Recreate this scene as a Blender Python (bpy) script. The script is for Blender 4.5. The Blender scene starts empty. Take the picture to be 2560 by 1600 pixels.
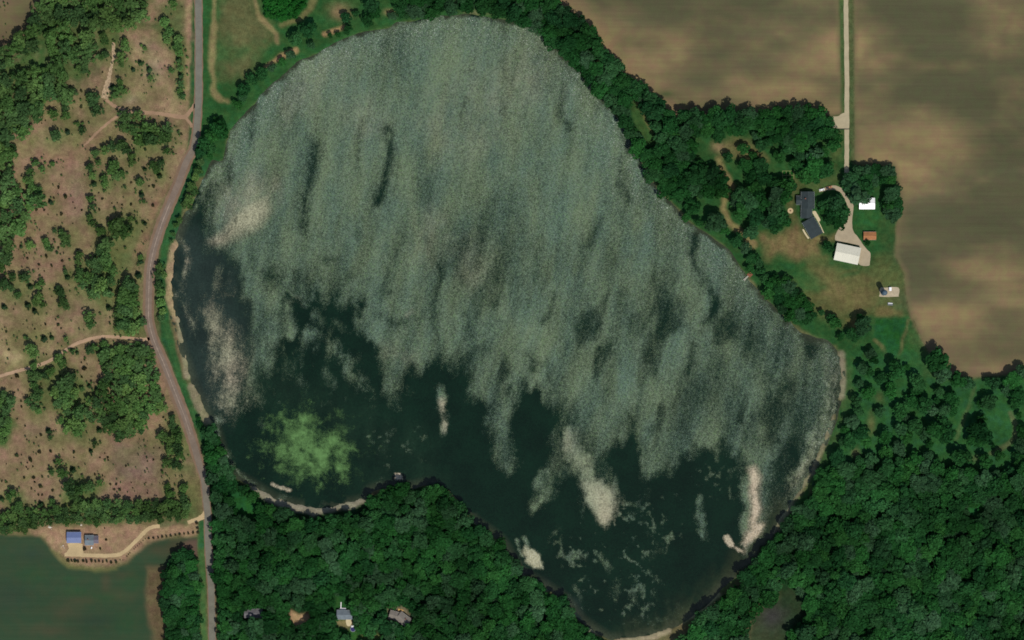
import bpy, bmesh, math, random
import numpy as np
from mathutils import Vector, Matrix

random.seed(7)
RNG = np.random.default_rng(7)
R = math.radians
SC = bpy.context.scene
COL = SC.collection

# ------------------------------------------------------------------ camera, sky, sun, exposure
S = 0.35                                     # metres per pixel of the 2560 x 1600 aerial photograph
CAM_H = 4000.0
cam_d = bpy.data.cameras.new('camera')
cam = bpy.data.objects.new('camera', cam_d)
COL.objects.link(cam)
cam.location = (0, 0, CAM_H)
cam.rotation_euler = (0, 0, 0)
cam_d.sensor_width = 36.0
cam_d.lens = 36.0 * CAM_H / (2560 * S)
cam_d.clip_start = 10.0
cam_d.clip_end = 60000.0
SC.camera = cam

SUN_AZ, SUN_EL = 152.0, 60.0                 # compass azimuth (north is up in the picture)
w = bpy.data.worlds.new('World'); SC.world = w; w.use_nodes = True
nt = w.node_tree; nt.nodes.clear()
bg = nt.nodes.new('ShaderNodeBackground'); out = nt.nodes.new('ShaderNodeOutputWorld')
sky = nt.nodes.new('ShaderNodeTexSky'); sky.sky_type = 'NISHITA'; sky.sun_disc = False
sky.sun_elevation = R(SUN_EL); sky.sun_rotation = R(SUN_AZ)
bg.inputs['Strength'].default_value = 0.09
nt.links.new(sky.outputs[0], bg.inputs[0]); nt.links.new(bg.outputs[0], out.inputs[0])
sun_d = bpy.data.lights.new('sun', 'SUN'); sun_d.energy = 3.2; sun_d.angle = R(0.5); sun_d.color = (1.0, 0.955, 0.88)
sun = bpy.data.objects.new('sun', sun_d); COL.objects.link(sun)
sdir = Vector((math.sin(R(SUN_AZ)) * math.cos(R(SUN_EL)), math.cos(R(SUN_AZ)) * math.cos(R(SUN_EL)), math.sin(R(SUN_EL))))
sun.rotation_euler = sdir.to_track_quat('Z', 'Y').to_euler(); sun.location = sdir * 900
vs = SC.view_settings
SC.display_settings.display_device = 'sRGB'
vs.view_transform = 'Standard'; vs.look = 'None'; vs.exposure = 0.0; vs.gamma = 1.0; vs.use_curve_mapping = False
SC.render.engine = 'CYCLES'
SC.cycles.use_denoising = True
SC.cycles.max_bounces = 6; SC.cycles.diffuse_bounces = 2; SC.cycles.transparent_max_bounces = 8
SC.cycles.filter_width = 1.7

# ------------------------------------------------------------------ small helpers
def srgb(c):
    c = np.asarray(c, float) / 255.0
    return np.where(c <= 0.04045, c / 12.92, ((c + 0.055) / 1.055) ** 2.4)

def pp(cell, s):                              # points read off a 640 x 400 window of the photograph, shown 3.78 x enlarged
    cx, cy = int(cell[0]) * 640, int(cell[1]) * 400
    r = []
    for t in s.split():
        v = [float(q) for q in t.split(',')]
        r.append((cx + v[0] / 3.78, cy + v[1] / 3.78) + tuple(q / 3.78 for q in v[2:]))
    return r

def ff(s, k=2560 / 2419):                     # points read off the whole photograph shown at 2419 px
    return [tuple(float(q) * k for q in t.split(',')) for t in s.split()]

def zz(ox, oy, k, s):                         # points read off a closer view with origin ox, oy
    return [(ox + float(t.split(',')[0]) / k, oy + float(t.split(',')[1]) / k) for t in s.split()]

def W(p, z=0.0):
    return Vector(((p[0] - 1280) * S, (800 - p[1]) * S, z))

def hash2(ix, iy, seed):
    n = (ix * 374761393 + iy * 668265263 + seed * 974711) & 0xFFFFFFFF
    n = ((n ^ (n >> 13)) * 1274126177) & 0xFFFFFFFF
    n = n ^ (n >> 16)
    return (n & 0xFFFF) / 65535.0

def vnoise(x, y, sc, seed=0):
    x = np.asarray(x, float) / sc; y = np.asarray(y, float) / sc
    ix = np.floor(x).astype(np.int64); iy = np.floor(y).astype(np.int64)
    fx = x - ix; fy = y - iy
    fx = fx * fx * (3 - 2 * fx); fy = fy * fy * (3 - 2 * fy)
    a = hash2(ix, iy, seed); b = hash2(ix + 1, iy, seed); c = hash2(ix, iy + 1, seed); d = hash2(ix + 1, iy + 1, seed)
    return (a * (1 - fx) + b * fx) * (1 - fy) + (c * (1 - fx) + d * fx) * fy

def fbm(x, y, sc, seed=0, octs=4):
    t = 0; a = 0.5; n = 0
    for k in range(octs):
        t = t + a * vnoise(x, y, sc / 2 ** k, seed + k * 17); n += a; a *= 0.5
    return t / n

def seg_dist(x, y, pts, closed):
    d = np.full(x.shape, 1e9)
    n = len(pts)
    for i in range(n if closed else n - 1):
        ax, ay = pts[i][:2]; bx, by = pts[(i + 1) % n][:2]
        vx, vy = bx - ax, by - ay
        L = vx * vx + vy * vy + 1e-9
        t = np.clip(((x - ax) * vx + (y - ay) * vy) / L, 0, 1)
        d = np.minimum(d, (x - ax - t * vx) ** 2 + (y - ay - t * vy) ** 2)
    return np.sqrt(d)

def inside(x, y, pts):
    r = np.zeros(x.shape, bool)
    n = len(pts)
    for i in range(n):
        ax, ay = pts[i][:2]; bx, by = pts[(i + 1) % n][:2]
        if ay == by: continue
        c = ((ay > y) != (by > y)) & (x < (bx - ax) * (y - ay) / (by - ay) + ax)
        r ^= c
    return r

def sdf(x, y, pts):
    d = seg_dist(x, y, pts, True)
    return np.where(inside(x, y, pts), d, -d)

def smooth(pts, n=4, closed=True):            # Catmull-Rom
    m = len(pts); r = []
    for i in range(m if closed else m - 1):
        p = [np.array((pts[(i + k) % m] if closed else pts[min(max(i + k, 0), m - 1)])[:2], float) for k in (-1, 0, 1, 2)]
        for j in range(n):
            t = j / n
            r.append(tuple(0.5 * (2 * p[1] + (p[2] - p[0]) * t + (2 * p[0] - 5 * p[1] + 4 * p[2] - p[3]) * t * t + (3 * p[1] - p[0] - 3 * p[2] + p[3]) * t ** 3)))
    if not closed: r.append(tuple(pts[-1][:2]))
    return r

def tag(o, label=None, cat=None, group=None, kind=None):
    if label: o['label'] = label
    if cat: o['category'] = cat
    if group: o['group'] = group
    if kind: o['kind'] = kind
    return o

def empty(name, loc, rz=0, parent=None):
    o = bpy.data.objects.new(name, None); COL.objects.link(o)
    o.location = loc; o.rotation_euler = (0, 0, rz); o.empty_display_size = 1.0
    return o

def link(name, me, parent=None, mat=None):
    o = bpy.data.objects.new(name, me); COL.objects.link(o)
    if mat and not me.materials: me.materials.append(mat)
    if parent: o.parent = parent
    return o

class MB:                                     # collects shapes and makes ONE mesh of them
    def __init__(s): s.v = []; s.f = []
    def add(s, v, f):
        n = len(s.v); s.v += [tuple(q) for q in v]; s.f += [tuple(i + n for i in q) for q in f]; return s
    def box(s, x0, x1, y0, y1, z0, z1, M=None):
        v = [Vector((x, y, z)) for z in (z0, z1) for y in (y0, y1) for x in (x0, x1)]
        if M: v = [M @ q for q in v]
        return s.add(v, [(0, 2, 3, 1), (4, 5, 7, 6), (0, 1, 5, 4), (2, 6, 7, 3), (0, 4, 6, 2), (1, 3, 7, 5)])
    def tube(s, a, b, r0, r1=None, n=8):
        a = Vector(a); b = Vector(b); r1 = r0 if r1 is None else r1
        q = (b - a).to_track_quat('Z', 'Y').to_matrix()
        v = []
        for p, r in ((a, r0), (b, r1)):
            v += [p + q @ Vector((r * math.cos(2 * math.pi * k / n), r * math.sin(2 * math.pi * k / n), 0)) for k in range(n)]
        return s.add(v, [(k, (k + 1) % n, n + (k + 1) % n, n + k) for k in range(n)] + [tuple(range(n))[::-1], tuple(range(n, 2 * n))])
    def lathe(s, prof, n=24, c=(0, 0, 0)):
        v = []; f = []
        for r, z in prof:
            v += [(c[0] + r * math.cos(2 * math.pi * k / n), c[1] + r * math.sin(2 * math.pi * k / n), c[2] + z) for k in range(n)]
        for i in range(len(prof) - 1):
            f += [(i * n + k, i * n + (k + 1) % n, (i + 1) * n + (k + 1) % n, (i + 1) * n + k) for k in range(n)]
        f.append(tuple(range((len(prof) - 1) * n, len(prof) * n)))
        return s.add(v, f)
    def prism(s, poly, y0, y1):               # profile in x, z pushed along y
        n = len(poly)
        v = [(x, y0, z) for x, z in poly] + [(x, y1, z) for x, z in poly]
        return s.add(v, [(k, (k + 1) % n, n + (k + 1) % n, n + k) for k in range(n)] + [tuple(range(n))[::-1], tuple(range(n, 2 * n))])
    def build(s, name, mat, parent=None, smooth_=False):
        me = bpy.data.meshes.new(name); me.from_pydata(s.v, [], s.f); me.update()
        if smooth_: me.shade_smooth()
        return link(name, me, parent, mat)

def grid_mesh(name, V, Q, cols=None, floats=None):
    me = bpy.data.meshes.new(name)
    me.vertices.add(len(V)); me.vertices.foreach_set('co', np.asarray(V, np.float32).ravel())
    me.loops.add(Q.size); me.loops.foreach_set('vertex_index', Q.ravel().astype(np.int32))
    me.polygons.add(len(Q)); me.polygons.foreach_set('loop_start', np.arange(0, Q.size, 4, dtype=np.int32))
    me.update(calc_edges=True)
    put_attrs(me, cols, floats)
    return me

def put_attrs(me, cols=None, floats=None):
    for k, c in (cols or {}).items():
        a = me.attributes.new(k, 'FLOAT_COLOR', 'POINT')
        a.data.foreach_set('color', np.concatenate([c, np.ones((len(c), 1))], 1).astype(np.float32).ravel())
    for k, c in (floats or {}).items():
        a = me.attributes.new(k, 'FLOAT', 'POINT'); a.data.foreach_set('value', np.asarray(c, np.float32))

def clipped(F, xs, ys):                       # the part of a grid where F > 0, its rim cut along F = 0; photo coordinates
    ny, nx = F.shape
    pos = F > 0
    full = pos[:-1, :-1] & pos[1:, :-1] & pos[:-1, 1:] & pos[1:, 1:]
    some = (pos[:-1, :-1] | pos[1:, :-1] | pos[:-1, 1:] | pos[1:, 1:]) & ~full
    idx = {}; V = []; faces = []
    def node(i, j):
        k = (i, j)
        if k not in idx: idx[k] = len(V); V.append((xs[j], ys[i]))
        return idx[k]
    def cut(a, b):
        k = (a, b) if a < b else (b, a)
        if k not in idx:
            fa, fb = F[k[0]], F[k[1]]; t = fa / (fa - fb)
            idx[k] = len(V)
            V.append((xs[k[0][1]] * (1 - t) + xs[k[1][1]] * t, ys[k[0][0]] * (1 - t) + ys[k[1][0]] * t))
        return idx[k]
    for i, j in zip(*np.nonzero(full)):
        faces.append((node(i, j), node(i + 1, j), node(i + 1, j + 1), node(i, j + 1)))
    for i, j in zip(*np.nonzero(some)):
        c = [(i, j), (i + 1, j), (i + 1, j + 1), (i, j + 1)]
        poly = []
        for a, b in zip(c, c[1:] + c[:1]):
            if pos[a]: poly.append(node(*a))
            if pos[a] != pos[b]: poly.append(cut(a, b))
        if len(poly) >= 3: faces.append(tuple(poly))
    return np.array(V), faces

# ------------------------------------------------------------------ node helpers
def new_mat(name):
    m = bpy.data.materials.new(name); m.use_nodes = True; t = m.node_tree
    b = t.nodes.get('Principled BSDF')
    return m, t, b

def nd(t, typ, **kw):
    n = t.nodes.new(typ)
    for k, v in kw.items():
        if k.startswith('i_'):
            n.inputs[int(k[2:]) if k[2:].isdigit() else k[2:].replace('_', ' ')].default_value = v
        else: setattr(n, k, v)
    return n

def math_n(t, op, a, b=None, c=None, clamp=False):
    n = t.nodes.new('ShaderNodeMath'); n.operation = op; n.use_clamp = clamp
    for k, v in enumerate((a, b, c)):
        if v is None: continue
        if isinstance(v, (int, float)): n.inputs[k].default_value = v
        else: t.links.new(v, n.inputs[k])
    return n.outputs[0]

def noise_n(t, scale, detail=3, vec=None, rough=0.55, stretch=None):
    n = t.nodes.new('ShaderNodeTexNoise'); n.inputs['Scale'].default_value = scale
    n.inputs['Detail'].default_value = detail; n.inputs['Roughness'].default_value = rough
    if vec is None:
        g = t.nodes.get('pos') or t.nodes.new('ShaderNodeNewGeometry'); g.name = 'pos'
        vec = g.outputs['Position']
    if stretch:
        if len(stretch) > 3:
            m0 = t.nodes.new('ShaderNodeMapping'); m0.inputs['Rotation'].default_value = (0, 0, stretch[3])
            t.links.new(vec, m0.inputs[0]); vec = m0.outputs[0]
        mp = t.nodes.new('ShaderNodeMapping'); mp.inputs['Scale'].default_value = stretch[:3]
        t.links.new(vec, mp.inputs[0]); vec = mp.outputs[0]
    t.links.new(vec, n.inputs['Vector'])
    return n.outputs[0]

def ramp_n(t, v, lo, hi, a=0.0, b=1.0):
    n = t.nodes.new('ShaderNodeMapRange'); n.interpolation_type = 'SMOOTHSTEP'
    n.inputs[1].default_value = lo; n.inputs[2].default_value = hi; n.inputs[3].default_value = a; n.inputs[4].default_value = b
    t.links.new(v, n.inputs[0]); return n.outputs[0]

def mix_c(t, f, a, b, mode='MIX'):
    n = t.nodes.new('ShaderNodeMix'); n.data_type = 'RGBA'; n.blend_type = mode
    for k, v in ((0, f), (6, a), (7, b)):
        if isinstance(v, (int, float)): n.inputs[k].default_value = v
        elif isinstance(v, (tuple, list, np.ndarray)): n.inputs[k].default_value = tuple(v)[:3] + (1,)
        else: t.links.new(v, n.inputs[k])
    return n.outputs[2]

def attr_n(t, name, typ='GEOMETRY'):
    n = t.nodes.new('ShaderNodeAttribute'); n.attribute_name = name; n.attribute_type = typ; return n

def scale_c(t, col, f):
    n = t.nodes.new('ShaderNodeVectorMath'); n.operation = 'SCALE'
    t.links.new(col, n.inputs[0])
    if isinstance(f, (int, float)): n.inputs[3].default_value = f
    else: t.links.new(f, n.inputs[3])
    return n.outputs[0]

MATS = {}
def plain(name, c, rough=0.8, var=0.18, sc=0.5, metal=0.0, bump=0.0, spec=0.3, stretch=None, sc2=3.0):
    if name in MATS: return MATS[name]
    m, t, b = new_mat(name)
    a = noise_n(t, sc, 4, stretch=stretch); f = noise_n(t, sc2, 3)
    s = math_n(t, 'ADD', ramp_n(t, a, 0.25, 0.75, 1 - var, 1 + var), ramp_n(t, f, 0.25, 0.75, -var * 0.5, var * 0.5))
    rgb = t.nodes.new('ShaderNodeRGB'); rgb.outputs[0].default_value = tuple(srgb(c)) + (1,)
    t.links.new(scale_c(t, rgb.outputs[0], s), b.inputs['Base Color'])
    b.inputs['Roughness'].default_value = rough; b.inputs['Metallic'].default_value = metal
    b.inputs['Specular IOR Level'].default_value = spec
    if bump:
        bn = t.nodes.new('ShaderNodeBump'); bn.inputs['Strength'].default_value = bump; bn.inputs['Distance'].default_value = 0.1
        t.links.new(f, bn.inputs['Height']); t.links.new(bn.outputs[0], b.inputs['Normal'])
    MATS[name] = m
    return m

# ================================================================== THE MAP (photo coordinates)
LAKE = (pp('00', '2100,1512 2140,1340 2200,1190 2310,1070 2419,960') +
        pp('10', '60,880 190,760 380,590 560,510 760,400 960,310 1240,265 1330,210 1500,195 1640,150 1800,145 2000,130 2120,150 2400,185') +
        pp('20', '130,225 300,330 420,470 560,590 720,760 850,920 950,1060 1030,1150 1100,1280 1150,1400') +
        pp('21', '1215,0 1300,150 1390,290 1530,420 1600,520 1720,610 1860,700 1960,780 2080,880 2180,1040 2230,1110 2300,1200 2400,1310') +
        pp('31', '100,1420') +
        pp('32', '200,0 290,100 400,150 560,190 650,280 715,380 725,460 725,640 695,780 640,980 570,1150 500,1330 400,1512') +
        pp('33', '280,210 180,340 100,500 0,640') +
        pp('23', '2300,760 2150,900 2000,1020 1850,1180 1650,1330 1450,1430 1200,1495 1000,1525 870,1490 740,1410 640,1340 560,1250 470,1130 330,1040 200,960 100,890 0,770') +
        pp('13', '2300,590 2160,480 2040,390 1960,260 1870,150 1800,90 1600,60 1480,85 1340,80 1200,90 1090,120 1060,200 870,240 700,280 560,290 400,260 200,205 100,150 0,90') +
        pp('03', '2280,10') +
        pp('02', '2180,1480 2100,1350 2050,1150 2000,1000 1950,920 1890,780 1820,640 1790,550 1740,400 1690,270 1650,100') +
        pp('01', '1610,1500 1590,1300 1600,1100 1600,950 1590,870 1640,780 1690,640 1740,500 1810,430 1880,260 1960,80 2010,0'))
LAKE = smooth(LAKE, 3)

F_NW = pp('00', '-400,-400 880,-400 490,0 420,70 340,150 280,240 240,280 180,370 90,420 0,480 -400,700')
F_N = (pp('20', '230,-400 430,0 560,130 700,230 760,340 830,440 960,590 1100,710 1200,810 1330,910 1450,1010 1560,1085 1640,1110 2400,1090') +
       pp('30', '560,1090 600,1100 690,1080 712,1050 690,500 680,0 680,-400'))
F_E = (pp('30', '800,-400 810,0 812,500 815,1000 815,1512') + pp('31', '830,40 1000,50 1190,50 1230,250 1275,450 1215,600 1200,900 1250,1000 1290,1050 1310,1300 1350,1512') +
       pp('32', '1380,0 1450,180 1530,310 1650,350 1700,450 1750,510 1950,540 2250,515 2420,430 3200,400') + pp('30', '3200,-400'))
F_SW = pp('03', '-400,500 0,510 380,525 420,570 470,640 530,710 640,820 900,850 1100,830 1200,790 1300,680 1400,600 1560,555 1860,545 1868,700 1700,660 1600,780 1560,860 1400,840 1385,1100 1405,1300 1480,1512 1600,1900 -400,1900')
YARD_SW = pp('03', '290,500 450,440 640,440 900,440 1200,420 1500,425 1860,400 1850,520 1560,540 1390,580 1280,680 1180,770 1080,810 900,820 660,800 560,730 430,560')
RED = (130, 107, 83); TAN = (150, 125, 97); TANL = (156, 130, 104)
DRYG = (96, 94, 60); GRN = (48, 78, 40); DGRN = (30, 70, 34); WOODF = (28, 54, 28)

BASE = []
def poly(c, pts, fe=6, ji=6, st=1.0): BASE.append(('p', c, pts, fe, ji, st, 0))
def stroke(c, pts, hw, fe=4, ji=3, st=1.0): BASE.append(('s', c, pts, fe, ji, st, hw))
def blob(c, x, y, rx, ry, st=0.8): BASE.append(('b', c, [(x, y)], rx, ry, st, 0))

# --- western savanna (default on the left)
poly(RED, ff('-300,-300 470,-300 465,250 440,360 350,640 352,800 480,1130 486,1260 -300,1260'), 10, 4)
poly((70, 84, 48), pp('00', '490,-300 1420,-300 1400,120 1300,260 1100,420 930,600 800,900 400,1000 330,1180 240,1290 140,1340 100,1560 -300,1700 -300,400 0,480 180,370 340,150'), 24, 26)
poly((58, 86, 44), pp('00', '0,600 300,330 480,340 480,600 360,660 160,650 0,760'), 16, 14, .8)
poly((70, 90, 50), pp('00', '1480,20 1740,0 1740,960 1640,960 1680,560 1560,420 1480,240'), 16, 12, .75)
poly((88, 92, 56), pp('00', '1060,560 1440,560 1440,800 1080,780'), 20, 14, .45)
poly(TAN, pp('00', '1260,400 1540,520 1540,780 1700,940 1700,1080 1160,1030 960,960 960,860 1050,780 1180,760 1320,760'), 22, 14, .7)
blob((160, 144, 118), *pp('00', '1240,940')[0], 26, 12, .7); blob((150, 132, 112), *pp('00', '1450,650')[0], 18, 22, .6)
blob((150, 128, 108), *pp('00', '1390,440')[0], 20, 16, .5)
poly((118, 112, 76), pp('00', '220,1300 460,1150 720,1160 760,1330 560,1400 300,1400'), 16, 12, .8)
poly((104, 108, 62), pp('00', '150,1380 340,1280 330,1470 160,1500'), 16, 12, .7)
poly((132, 104, 82), pp('00', '340,1470 800,1340 1000,1180 1150,1100 1120,1300 860,1512 300,1560'), 24, 14, .7)
stroke((150, 122, 96), pp('00', '1795,-100 1795,500 1795,760 1750,980'), 10, 5, 2, .95)
stroke((98, 92, 62), pp('00', '1838,-100 1835,500 1835,980'), 5, 3, 2, .8)
poly((84, 88, 54), pp('01', '880,480 1280,480 1380,560 1390,700 1280,860 1280,1020 1120,1000 1060,860 1240,760'), 22, 16, .75)
poly((74, 88, 50), pp('01', '1060,860 1280,860 1260,1000 1160,1060 1000,1060'), 20, 12, .6)
stroke((126, 98, 76), pp('01', '1580,260 1480,400 1430,560 1340,760 1290,900'), 10, 6, 4, .75)
stroke((70, 76, 48), pp('01', '1640,220 1530,420 1470,560 1420,800 1395,1000'), 4, 4, 2, .6)
poly((128, 102, 82), pp('01', '400,360 800,300 780,640 560,1000 100,1050 120,920 300,900 240,640 300,520'), 40, 20, .65)
blob((116, 98, 84), *pp('01', '730,330')[0], 22, 60, .5)
poly((114, 108, 70), pp('02', '-100,0 560,0 640,260 300,430 0,480 -100,480'), 26, 16, .65)
blob((162, 144, 108), *pp('02', '140,340')[0], 24, 16, .85)
poly((78, 90, 50), pp('02', '700,40 950,60 940,150 720,150'), 12, 8, .5)
poly((90, 92, 56), pp('02', '240,400 560,420 760,480 900,420 940,860 560,900 480,700 420,860 260,780'), 22, 16, .6)
poly((54, 92, 44), pp('02', '-100,670 90,690 160,780 120,900 160,1000 110,1110 60,1200 -100,1230'), 12, 10, .9)
poly((126, 100, 86), pp('02', '240,980 420,960 480,1080 250,1110'), 18, 14, .7)
poly((112, 92, 80), pp('02', '1080,1160 1360,1120 1500,1200 1500,1512 1060,1512'), 20, 14, .8)
poly((120, 96, 80), pp('03', '930,80 1500,-60 1590,190 1450,200 900,190'), 14, 10, .8)
poly((96, 92, 62), pp('02', '1560,880 1700,940 1900,1512 1760,1512 1720,1100'), 12, 8, .8)
poly((104, 96, 64), pp('03', '1640,0 1930,-30 1940,330 1820,340 1780,220'), 10, 6, .9)
poly((86, 94, 56), pp('03', '0,320 200,120 560,200 700,-40 960,60 900,190 1850,200 1850,390 900,440 450,440 200,520 -100,540 -100,350'), 16, 12, .85)
stroke((104, 98, 62), pp('02', '200,1512 400,1440 620,1380 860,1230 940,1140'), 4, 5, 4, .6)
# ---- single trees and bushes of the western side
W_TREES = []
def west(cell, s, label, group):
    for x, y, r in pp(cell, s): W_TREES.append((x, y, r, label, group))
west('00', '880,950,70 850,920,50 920,1050,68 620,1010,52 635,1090,50 510,1080,62 530,1280,60 780,1240,46 640,1250,30 740,1170,30 690,880,50 800,670,46 740,650,40', 'green tree on the bare slope beside the western wood', 'trees beside the western wood')
west('00', '1190,1110,80 1310,1105,62 1180,1200,60 1260,1230,80 1380,1240,80 1470,1230,80 1580,1220,72 1420,1320,88 1540,1300,80 1600,1290,50 1060,1390,60 1150,1370,60 1000,1420,58 900,1450,48 1200,1420,52 1580,1430,46 1320,1330,60 1250,1480,42', 'tree in the clump just south of the upper dirt track', 'clump south of the upper dirt track')
west('00', '1140,780,46 1130,860,56 1080,900,40 1190,870,42 1070,830,36 1190,400,50 1150,550,60 1190,460,46 1150,610,40', 'dark tree beside the pale rocky track', 'trees beside the rocky track')
west('00', '1640,40,62 1560,220,56 1600,310,60 1580,390,40 1690,380,50 1680,430,50 1700,500,50 1690,570,36 1710,650,32 1710,720,36 1710,790,40 1700,860,36 1725,915,40 1620,310,36', 'tree in the upper roadside hedge line', 'hedge line west of the road')
west('00', '1620,670,34 1410,660,34 1330,600,34 1430,740,38 1260,660,28 980,350,50 1000,390,46 960,540,46 1000,520,40 1370,460,26', 'small tree north of the upper dirt track', 'small trees north of the upper track')
west('01', '340,30,42 400,90,42 290,110,52 280,190,60 310,250,52 500,40,30 360,290,52 480,400,30', 'tree straggling out from the western wood edge', 'western wood edge trees')
west('01', '850,70,46 880,150,46 890,230,36 990,170,46 1000,230,46 860,370,42 880,450,42 850,540,46 870,600,40', 'narrow tree in the line down the western clearing', 'tree line in the western clearing')
west('01', '1050,100,52 1100,150,52 1080,50,60 1150,130,42 930,30,42 1250,30,46 1330,210,50 1450,50,52 1530,40,52 1480,90,42 1510,150,30 1340,330,36 1360,390,26 1370,90,26 1370,600,26 1185,260,18', 'scraggly tree below the clump by the upper track', 'scraggly trees below the clump')
west('01', '1245,560,42 1120,600,80 1180,680,80 1060,620,60 1220,640,52 950,670,52 1100,700,60', 'tree of the upper grove west of the road bend', 'upper grove by the road bend')
west('01', '1030,800,90 960,850,62 1000,930,80 890,970,72 930,1020,62 1010,1000,62 750,900,46 750,970,46 760,1050,52 760,1130,62 790,1190,52 840,1110,62 900,1140,62 970,1180,90 1080,1050,62 1060,1140,62 900,1240,72 1020,1260,62 860,1290,42 1230,1180,92 1280,1220,62 1180,1270,82 1260,1330,92 1150,1350,72 1200,1420,82 1280,1440,62 1130,1460,62 1030,1400,36', 'tree of the large grove west of the road bend', 'large grove by the road bend')
west('01', '1330,920,36 1330,960,30 1310,1090,36', 'lone small tree against the west side of the road bend', 'small trees against the bend')
west('01', '620,720,60 630,780,52 590,690,48 450,790,46 470,840,42 430,760,40 525,670,30 290,810,52 200,820,20 620,1060,30 640,1110,30 580,1250,56 600,1340,62 630,1390,42 555,1220,42', 'solitary tree in the broad western clearing', 'solitary trees in the clearing')
west('01', '260,1110,62 210,1110,42 120,1110,42 50,1180,72 110,1210,42 400,1160,42 360,1200,36 290,1200,36 380,1300,62 340,1340,42 410,1370,42 260,1370,32 180,1280,42 40,1390,36 330,1430,32', 'low tree in the loose cluster at the far left', 'loose cluster at the far left')
west('01', '850,1470,62', 'lone tree north of the lower dirt track in the clearing', 'single clearing trees')
west('02', '860,30,62 1180,40,80 1280,60,80 1330,20,52 1220,100,52 1100,80,32 1130,20,50', 'tree just above the lower dirt track at the road', 'trees above the lower track')
west('02', '300,270,56 330,320,62 560,360,52 600,420,52 540,340,36 680,290,26 730,310,22 625,180,26 420,180,36 490,170,26 260,170,20', 'tree on the verge of the lower dirt track', 'trees on the lower track verge')
west('02', '850,290,46 900,260,42 990,230,46 1010,290,52 330,440,42 290,510,52 350,530,62 420,520,52 490,490,46 330,620,52 380,680,52 350,730,62 280,770,46 320,830,42 370,860,36', 'tree in the curved cluster below the lower dirt track', 'curved cluster below the lower track')
west('02', '650,570,80 690,540,42 580,640,80 540,690,80 640,700,90 720,690,62 560,780,62 640,790,62 780,650,32 845,625,26 920,660,36 850,760,52 750,870,80 820,880,62 640,870,52 580,950,42 700,960,80 640,1020,62 780,1010,62 870,930,42 730,1060,52', 'tree in the twin clumps left of the big roadside grove', 'twin clumps by the roadside grove')
west('02', '1630,930,46 1640,1000,46 1660,1060,52 1540,1090,56 1620,1130,72 1690,1110,62 1680,1200,72 1610,1230,62 1700,1280,52 1590,1340,62 1660,1360,52 1700,1380,42', 'tree in the strip hugging the road below the big grove', 'strip hugging the road')
west('02', '75,870,42 460,1050,36 480,1110,32 560,1340,46 600,1450,62 490,1430,36 690,1420,36 940,1040,32 900,1160,32 860,1240,26 1320,300,60', 'scattered tree on the southern part of the clearing', 'scattered southern clearing trees')
west('03', '660,70,80 700,150,62 760,90,72 850,50,62 950,30,42 740,200,52 130,130,62 90,160,42 20,180,32 500,200,36 390,230,36 1590,60,42 1610,130,52 1740,80,52 1740,160,56 1760,240,60', 'tree standing just north of the long hedge belt', 'trees north of the hedge belt')

for i, q in enumerate(W_TREES):
    blob((86, 98, 54) if i % 3 else (72, 96, 50), q[0] + 2, q[1] + q[2] * .5, q[2] * 1.5, q[2] * 1.5, .45)
for x, y, r in pp('01', '100,560,60 420,300,70 700,700,60 560,1100,60 300,700,50 1300,440,60 1180,330,50') + pp('02', '120,600,70 430,960,60 620,1180,60 900,1180,50 1250,1180,60 300,1180,50 760,1350,70 100,1350,60') + pp('00', '1000,1330,70 700,1350,50 1350,960,60 1480,880,50 620,1180,50'):
    blob((102, 98, 62), x, y, r * 1.6, r * 1.3, .5)
# --- west road corridor and shore strip
poly((40, 78, 42), ff('462,-300 520,-300 520,400 470,420 440,460 420,560 402,600 400,800 450,960 500,1000 500,1150 478,1060 430,930 380,800 370,640 400,480 445,350'), 5, 3)
stroke((50, 86, 46), pp('02', '1560,0 1640,300 1730,600 1830,850 1880,960'), 9, 4, 2, .95)
stroke((50, 86, 46), pp('01', '1640,600 1560,830 1540,950'), 9, 4, 2, .9)
stroke((106, 90, 66), pp('02', '1640,0 1690,280 1745,540'), 5, 4, 2, .8)
stroke((152, 132, 100), pp('01', '1660,800 1630,900 1610,1000 1605,1120 1600,1260 1625,1380 1670,1500'), 10, 5, 4, .9)
stroke((140, 132, 104), pp('02', '1680,0 1710,120 1750,300 1770,520'), 9, 5, 4, .85)
stroke((132, 122, 96), pp('02', '1820,640 1870,780 1930,900 1980,1000'), 11, 5, 4, .85)
# --- north bank and north meadow
poly((44, 80, 40), pp('00', '1900,-300 1900,600 1900,1000 1880,1250 1860,1512 2110,1512 2150,1300 2419,980') + pp('10', '400,600 1000,320 1500,210 2419,190 2700,120 2600,-300'), 8, 5)
poly((104, 96, 64), pp('00', '2080,-300 2060,80 2100,300 2120,520 2060,600 2080,740 2240,760 2419,640') + pp('10', '60,520 140,400 180,330 30,140 -20,-300'), 30, 16, .66)
poly((44, 84, 42), pp('00', '2060,420 2260,440 2419,360 2419,500 2200,600 2040,560'), 16, 10, .55)
stroke((132, 118, 80), pp('00', '2030,-60 2010,400 2000,640 2020,760 2020,880 2080,940 2150,960'), 6, 6, 4, .8)
stroke((128, 114, 78), pp('10', '-10,0 20,140 100,230 190,320 200,400'), 5, 5, 3, .9)
stroke((110, 104, 66), pp('10', '560,-20 500,100 400,180 240,240'), 7, 6, 4, .8)
stroke((146, 120, 84), pp('10', '90,630 240,530 370,480'), 6, 4, 4, .95)
stroke((146, 120, 84), pp('10', '650,320 740,290 830,255'), 6, 4, 3, .95)
blob((128, 108, 78), *pp('10', '790,110')[0], 20, 16, .9); blob((136, 118, 82), *pp('10', '1260,115')[0], 12, 7, .9)
blob((104, 100, 70), *pp('10', '2060,120')[0], 26, 6, .8); blob((96, 100, 62), *pp('10', '1880,10')[0], 10, 8, .6)
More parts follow.
